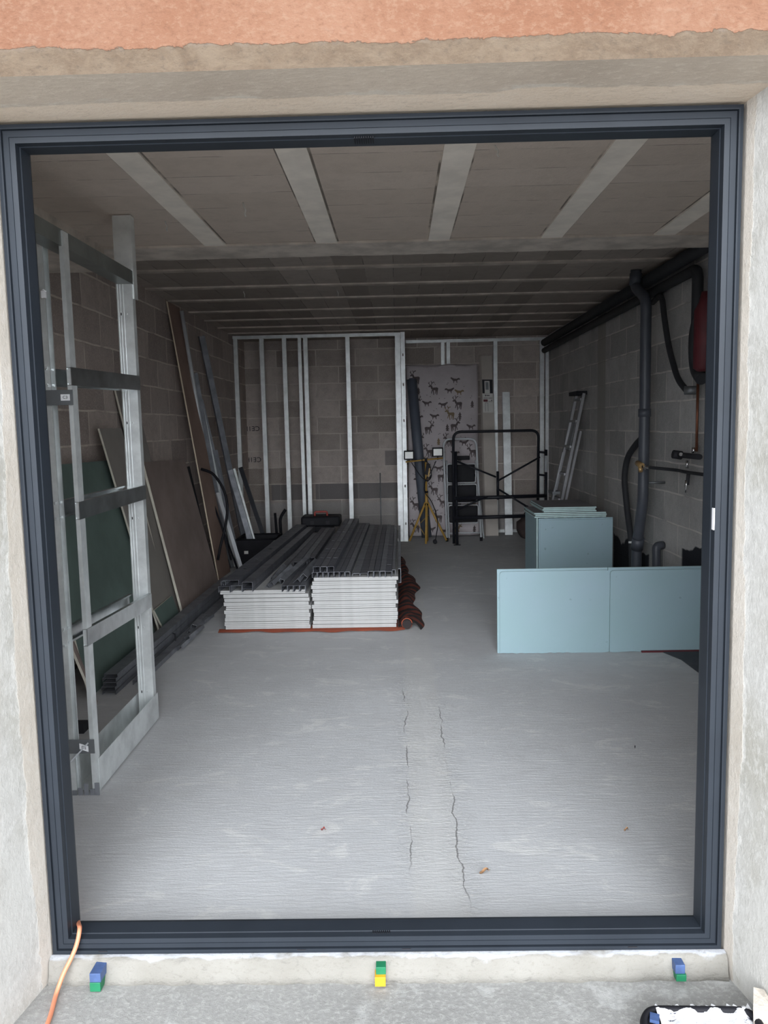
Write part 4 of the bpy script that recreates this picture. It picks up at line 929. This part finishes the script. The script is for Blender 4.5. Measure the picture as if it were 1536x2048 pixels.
b = MB(); b.box(1.473, 1.94, 2.785, 2.7985, 0, .010); tag(b.build('wood_strip', 'darkred', None, (1.7, 2.79, 0)), 'dark red strip at the foot of the right front green board', 'strip')
b = MB(); b.prism([(1.60, 2.78, .001), (1.655, 2.62, .001), (1.665, 2.34, .001), (1.9, 2.2, .001), (1.9, 2.78, .001)], (0, 0, .004)); tag(b.build('floor_mat', 'mat', None, (1.75, 2.5, 0)), 'dark grey mat on the floor in front of the right green board', 'mat')

# ------------------------------------------------------------ pipes on the right wall
XP = 1.893
b = MB(); P = lambda px, py, x=XP: at(px, py, x=x)
def tubeobj(name, lab, pts, r, mat, cat='pipe', rr=.08, n=12, group=None):
    b = MB(); b.tube(rounded(pts, rr, 6), r, n); return tag(b.build(name, mat, None, V(pts[0]).to_tuple()), lab, cat, group)
soil = thing('soil_pipe', 'thick grey vertical waste pipe with an offset near the ceiling on the right wall', 'pipe', (1.87, 4.08, 0))
def out(x, y, z, X=1.795):
    k = X/x; return (X, CAM.y+(y-CAM.y)*k, CAM.z+(z-CAM.z)*k)
sp_ = [(1.795, 4.10, 2.524), out(1.86, 4.34, 2.44), out(1.86, 4.06, 2.31), out(1.865, 4.07, 1.5), out(1.87, 4.10, .80), out(1.87, 4.24, .42), (1.795, 3.99, .18), (1.795, 3.85, .05), (1.795, 3.62, .042)]
b = MB(); b.tube(rounded(sp_, .07, 6), .0385, 18); b.build('pipe_run', 'dark_pipe', soil)
for a_, c_ in ((out(1.86, 4.335, 2.45), (1.795, 4.10, 2.50)), (out(1.866, 4.075, 1.44), out(1.866, 4.075, 1.50)), (out(1.87, 4.20, .50), out(1.87, 4.235, .41))):
    b = MB(); b.tube([a_, c_], .045, 18); b.build('socket', 'dark_pipe', soil)
b = MB(); b.tube([(1.83, 3.84, .96), (1.948, 3.84, .96)], .010, 8); b.build('bracket', 'plate', soil)
GL = 'black lagged pipes along the right wall'
tubeobj('lagged_pipe', 'upper black lagged pipe running along the top of the right wall', [(1.885, 2.76, 2.455), (1.885, 8.28, 2.42)], .045, 'insul', group=GL)
tubeobj('lagged_pipe', 'lower black lagged pipe at the top of the right wall, turning down near the opening', [(1.885, 8.28, 2.32), (1.885, 3.11, 2.345), (1.885, 3.11, 1.95)], .035, 'insul', group=GL)
tubeobj('hose', 'thin black hose hanging in a curve between the waste pipe and the tap', [(1.89, 4.0, 2.27), (1.88, 3.77, 2.30), (1.88, 3.70, 2.10), (1.88, 3.60, 1.90), (1.88, 3.42, 1.68), (1.88, 3.25, 1.60), (1.90, 3.22, 1.60)], .020, 'insul', 'hose', .09)
b = MB(); b.tube([(1.86, 3.235, 1.60), (1.93, 3.20, 1.60)], .028, 10); tag(b.build('pipe_elbow', 'plate', None, (1.9, 3.2, 1.6)), 'dark fitting at the lower end of the thin hanging hose', 'pipe fitting')
tubeobj('hose', 'black hose curving out left of the waste pipe down to the floor', [(1.89, 4.13, 1.30), (1.88, 4.30, 1.24), (1.87, 4.53, 1.12), (1.86, 4.58, .95), (1.86, 4.46, .65), (1.86, 4.34, .45), (1.86, 4.32, .02)], .024, 'insul', 'hose', .12)
b = MB(); b.tube([(1.86, 4.335, .44), (1.86, 4.337, .455)], .027, 10); tag(b.build('hose_clip', 'white', None, (1.86, 4.335, .44)), 'white ring around the black hose left of the waste pipe', 'clip')
tubeobj('waste_stub', 'short grey pipe stub with elbow rising from the floor right of the waste pipe', [(1.935, 3.82, .50), (1.88, 3.80, .50), (1.88, 3.79, .38), (1.88, 3.79, .0)], .030, 'dark_pipe', rr=.04)
# extinguisher and lagged hose by the opening
ex = thing('extinguisher', 'dark red cylinder beside a thick black hose, mostly hidden behind the window frame', 'cylinder', (1.86, 2.95, 1.72))
b = MB(); b.tube([(1.86, 2.905, 1.70), (1.86, 2.905, 1.72), (1.86, 2.905, 2.06), (1.86, 2.905, 2.11), (1.86, 2.905, 2.17)], [.04, .065, .065, .04, .025], 16); b.build('body', 'darkred', ex)
b = MB(); b.tube(rounded([P(1405, 622, 1.88), P(1392, 655, 1.88), P(1389, 700, 1.88), P(1393, 742, 1.88), P(1404, 758, 1.88)], .07, 5), .040, 14); b.build('hose', 'insul', ex)
tap = thing('tap_assembly', 'copper water pipes with small chrome taps on the right wall', 'tap', (1.9, 3.2, 1.1))
b = MB(); b.tube([(1.90, 3.11, 1.64), (1.90, 3.11, 1.21)], .009, 8); b.build('copper_pipe', 'copper', tap)
b = MB(); b.tube(rounded([(1.745, 3.70, 1.085), (1.76, 3.62, 1.085), (1.90, 3.45, 1.072), (1.90, 3.25, 1.068), (1.90, 2.2, 1.08)], .03), .011, 8); b.build('supply_pipe', 'insul', tap)
b = MB(); b.tube([(1.89, 3.215, 1.06), (1.885, 3.215, .99)], .012, 8); b.build('drain_stub', 'insul', tap)
b = MB(); b.tube([(1.88, 3.215, 1.02), (1.878, 3.215, .985), (1.876, 3.215, .97), (1.876, 3.215, .94)], [.010, .010, .006, .006], 10); b.build('drain_tap', 'chrome', tap)
b = MB(); b.tube([(1.88, 3.38, 1.18), (1.88, 3.0, 1.18)], .018, 10); b.tube([(1.84, 3.37, 1.185), (1.90, 3.37, 1.175)], .028, 8); b.build('mixer_body', 'ink', tap)
b = MB(); b.tube([(1.86, 3.28, 1.185), (1.855, 3.26, 1.188)], .012, 8); b.tube([(1.868, 3.18, 1.15), (1.868, 3.18, 1.10)], .009, 8); b.tube([(1.89, 3.13, 1.235), (1.89, 3.13, 1.20)], .012, 8); b.build('spout', 'chrome', tap)
b = MB(); b.tube([(1.745, 3.83, 1.105), (1.745, 3.72, 1.09)], .021, 8); b.tube([(1.742, 3.77, 1.095), (1.742, 3.74, 1.05)], .015, 8); b.build('stop_valve', 'brass', tap)
b = MB(); b.tube([(1.75, 3.68, 1.086), (1.765, 3.61, 1.085)], .014, 8); b.tube([(1.745, 3.65, 1.105), (1.745, 3.65, 1.065)], .006, 6); b.build('union', 'chrome', tap)

# ------------------------------------------------------------ small things
GH = 'white plastic strips hanging from the ceiling'
def strip_(px, py, z, lab, s=1):
    p = at(px, py, z=z); b = MB(); pts = [(p.x, p.y, z+.0), (p.x+.004, p.y-.004, z-.018*s), (p.x+.012, p.y-.006, z-.036*s), (p.x+.006, p.y-.008, z-.05*s), (p.x+.012, p.y-.01, z-.062*s)]
    b.tube(rounded(pts, .01, 3), .0035*s, 6); tag(b.build('plastic_strip', 'label', None, p.to_tuple()), lab, 'strip', GH)
strip_(486, 405, 2.40, 'white strip hanging from the ceiling just left of the second joist from the left')
strip_(330, 442, 2.40, 'white strip hanging from the ceiling beside the first joist from the left', .8)
strip_(990, 290, 2.40, 'white strip hanging from the ceiling right of the fourth joist', .7)
strip_(487, 583, 2.525, 'small white strip under the rear ceiling, left of centre', .8)
strip_(674, 580, 2.525, 'small white strip under the rear ceiling near the centre', .8)
for px, py, lab in ((205, 478, 'small white clip at the top of the left wall beside the ceiling post'), (292, 556, 'small white clip at the top of the left wall above the brown boards'), (365, 594, 'small white clip at the top of the left wall near the tall board'), (393, 598, 'small white clip at the top of the left wall above the tall studs')):
    p = at(px, py, x=-1.93); b = MB(); b.box(p.x-.02, p.x+.02, p.y-.03, p.y+.03, p.z-.008, p.z+.008); tag(b.build('wall_clip', 'label', None, p.to_tuple()), lab, 'clip', 'white clips at the top of the left wall')
def leaf(px, py, s, ang, lab, mat='leaf'):
    p = at(px, py, z=.002); b = MB(); n = 10; mid = []
    for k in range(n+1):
        t = k/n-.5; wd = s*.35*math.cos(t*PI)**.7 if abs(t) < .5 else 0
        mid.append([V((t*2*s, w_*wd, .004+.006*abs(w_)+.004*math.sin(t*6))) for w_ in (-1, 0, 1)])
    R_ = Matrix.Rotation(ang, 3, 'Z'); G_ = [[b.b.verts.new(p+R_ @ q) for q in r_] for r_ in mid]
    for k in range(n):
        for j in range(2): b.face((G_[k][j], G_[k+1][j], G_[k+1][j+1], G_[k][j+1]), 0, True)
    b.tube([p+R_ @ V((s*.9, 0, .004)), p+R_ @ V((s*1.5, .003, .003))], .0008, 5)
    tag(b.build('dry_leaf', mat, None, p.to_tuple()), lab, 'leaf', 'dry leaves on the floor')
leaf(968, 1746, .017, .5, 'tan dry leaf on the floor near the window sill, largest of the three')
leaf(1252, 1662, .008, .2, 'small dark dry leaf on the right of the floor')
leaf(646, 1661, .007, .0, 'small reddish leaf on the floor left of the cracks', 'red')
leaf(1270, 1497, .006, 1.2, 'tiny dark leaf on the floor in front of the green boards', 'ink')
# pebbles of mortar
rnd = random.Random(17)
def crumb(px, py, s, lab):
    p = at(px, py, z=0); b = MB(); bmesh.ops.create_icosphere(b.b, subdivisions=1, radius=s)
    for v in b.b.verts: v.co = V((v.co.x*rnd.uniform(.8, 1.3), v.co.y, max(-.3*s, v.co.z*.5)))+p+V((0, 0, s*.3))
    tag(b.build('mortar_crumb', 'gyps', None, p.to_tuple()), lab, 'crumb', 'mortar crumbs on the floor')
for px, py, lab in ((822, 1792, 'pale mortar crumb on the floor at the near end of the left crack'), (822, 1645, 'pale mortar crumb on the left floor crack'), (930, 1650, 'pale mortar crumb on the right floor crack'),
                    (1367, 1815, 'pale mortar crumb on the floor in the near right corner of the opening'), (200, 1823, 'pale mortar crumb on the floor near the orange cable, left one'), (240, 1828, 'pale mortar crumb on the floor near the orange cable, right one'),
                    (297, 1490, 'pale mortar crumb on the floor just right of the stud frame'), (420, 1540, 'pale mortar crumb on the left of the floor, farther right from the stud frame'), (228, 1617, 'pale mortar crumb on the floor in front of the stud frame foot')): crumb(px, py, rnd.uniform(.002, .004), lab)

# ------------------------------------------------------------ outside: wedges, cable, tub, board
GW = 'plastic wedges under the window frame'
def wedge(nm, lab, x, y0_, y1_, z0_, z1_, wd, mat, sk=0):
    b = MB(); b.hexa([(x-wd, y0_, z0_), (x+wd, y0_, z0_), (x+wd+sk, y1_, z0_), (x-wd+sk, y1_, z0_), (x-wd, y0_, z1_), (x+wd, y0_, z1_), (x+wd+sk, y1_, z1_+.004), (x-wd+sk, y1_, z1_+.004)])
    tag(b.build(nm, mat, None, (x, (y0_+y1_)/2, z0_), bevel=.001), lab, 'wedge', GW)
wedge('plastic_wedge', 'green plastic wedge under the blue one, left end of the sill', -.817, -.062, -.01, -.047, -.022, .014, 'green')
wedge('plastic_wedge', 'blue plastic wedge on a green one, left end of the sill', -.816, -.061, .02, -.0215, .003, .0145, 'blue', .004)
wedge('plastic_wedge', 'yellow plastic wedge under a green one at the middle of the sill', -.070, -.055, .01, -.044, -.018, .014, 'amber')
wedge('plastic_wedge', 'green plastic wedge on the yellow one at the middle of the sill', -.068, -.045, .02, -.0175, .003, .013, 'green')
wedge('plastic_wedge', 'green plastic wedge under a blue one, right end of the sill', .713, -.050, -.01, -.040, -.022, .013, 'green')
wedge('plastic_wedge', 'blue plastic wedge smeared with mortar on a green one, right end of the sill', .711, -.046, .02, -.0215, .003, .0125, 'blue', -.003)
b = MB(); cp = [V((-1.05, .35, .006)), V((-.99, .24, .02)), at(148, 1818, y=.13), at(156, 1843, y=.07), at(160, 1856, y=-.002), at(155, 1886, y=-.014), at(143, 1916, y=-.034), at(128, 1944, y=-.046), at(113, 1985, z=-.044), at(97, 2048, z=-.044), V((-.885, -.4, -.044)), V((-.92, -.8, -.044))]
b.tube(rounded(cp, .05, 5), .0058, 10)
tag(b.build('extension_cable', 'cable_orange', None, (-.9, -.05, -.05)), 'orange cable running over the window sill at the lower left', 'cable')
tub = thing('mortar_tub', 'black tub smeared with white plaster at the lower right', 'tub', (.72, -.28, -.05))
rim = [(.555, -.40), (.555, -.232), (.585, -.188), (.828, -.194), (.832, -.40)]
pts = rounded([(x, y, -.008) for x, y in rim], .035, 6)
b = MB(); b.tube(pts, .009, 8); b.build('rim', 'black', tub)
b = MB(); top = [(p.x, p.y, -.008) for p in pts]; bot = [(.70+(p.x-.70)*.92, p.y-.012, -.0495) for p in pts]
A = [b.b.verts.new(p) for p in top]; B = [b.b.verts.new(p) for p in bot]
for k in range(len(A)-1): b.face((A[k], A[k+1], B[k+1], B[k]), 0, True)
b.face(B); b.build('body', 'black', tub)
b = MB(); rnd = random.Random(6); nx, ny = 44, 18
g_ = []
for j in range(ny+1):
    row = []
    for i in range(nx+1):
        t = i/nx; e = (math.sin(i*1.9)+math.sin(i*.73+1))*.005 if j == 0 else 0
        z = -.012+.007*math.sin(i*.5+j*.5)*math.sin(j*.6)+rnd.uniform(0, .002)+(.009 if j < 2 else 0)
        row.append(b.b.verts.new((.600+.228*t+rnd.uniform(-.001, .001), -.186-.20*j/ny+e, z)))
    g_.append(row)
for j in range(ny):
    for i in range(nx): b.face((g_[j][i], g_[j+1][i], g_[j+1][i+1], g_[j][i+1]), 0, True)
b.build('plaster', 'plaster', tub)
b = MB(); b.obox((.588, -.222, -.004), (.010, -.004, 0), (.004, .012, 0), (0, 0, .004)); b.build('blue_scrap', 'blue', tub)
# board offcut leaning on the right jamb
p = at(1507, 1974, z=.035); q = at(1499, 2060, z=-.045)
b = MB(); b.hexa([(p.x+.004, p.y, -.048), (q.x+.002, q.y-.02, -.048), (q.x+.055, q.y-.02, -.048), (p.x+.028, p.y, -.048), (p.x, p.y, .035), (q.x-.002, q.y-.02, .02), (q.x+.053, q.y-.02, .02), (p.x+.026, p.y, .028)])
tag(b.build('board_offcut', 'dirtywood', None, (p.x+.03, p.y-.02, -.05)), 'stained pale board offcut beside the plaster tub at the lower right corner', 'board')
bpy.context.view_layer.update()
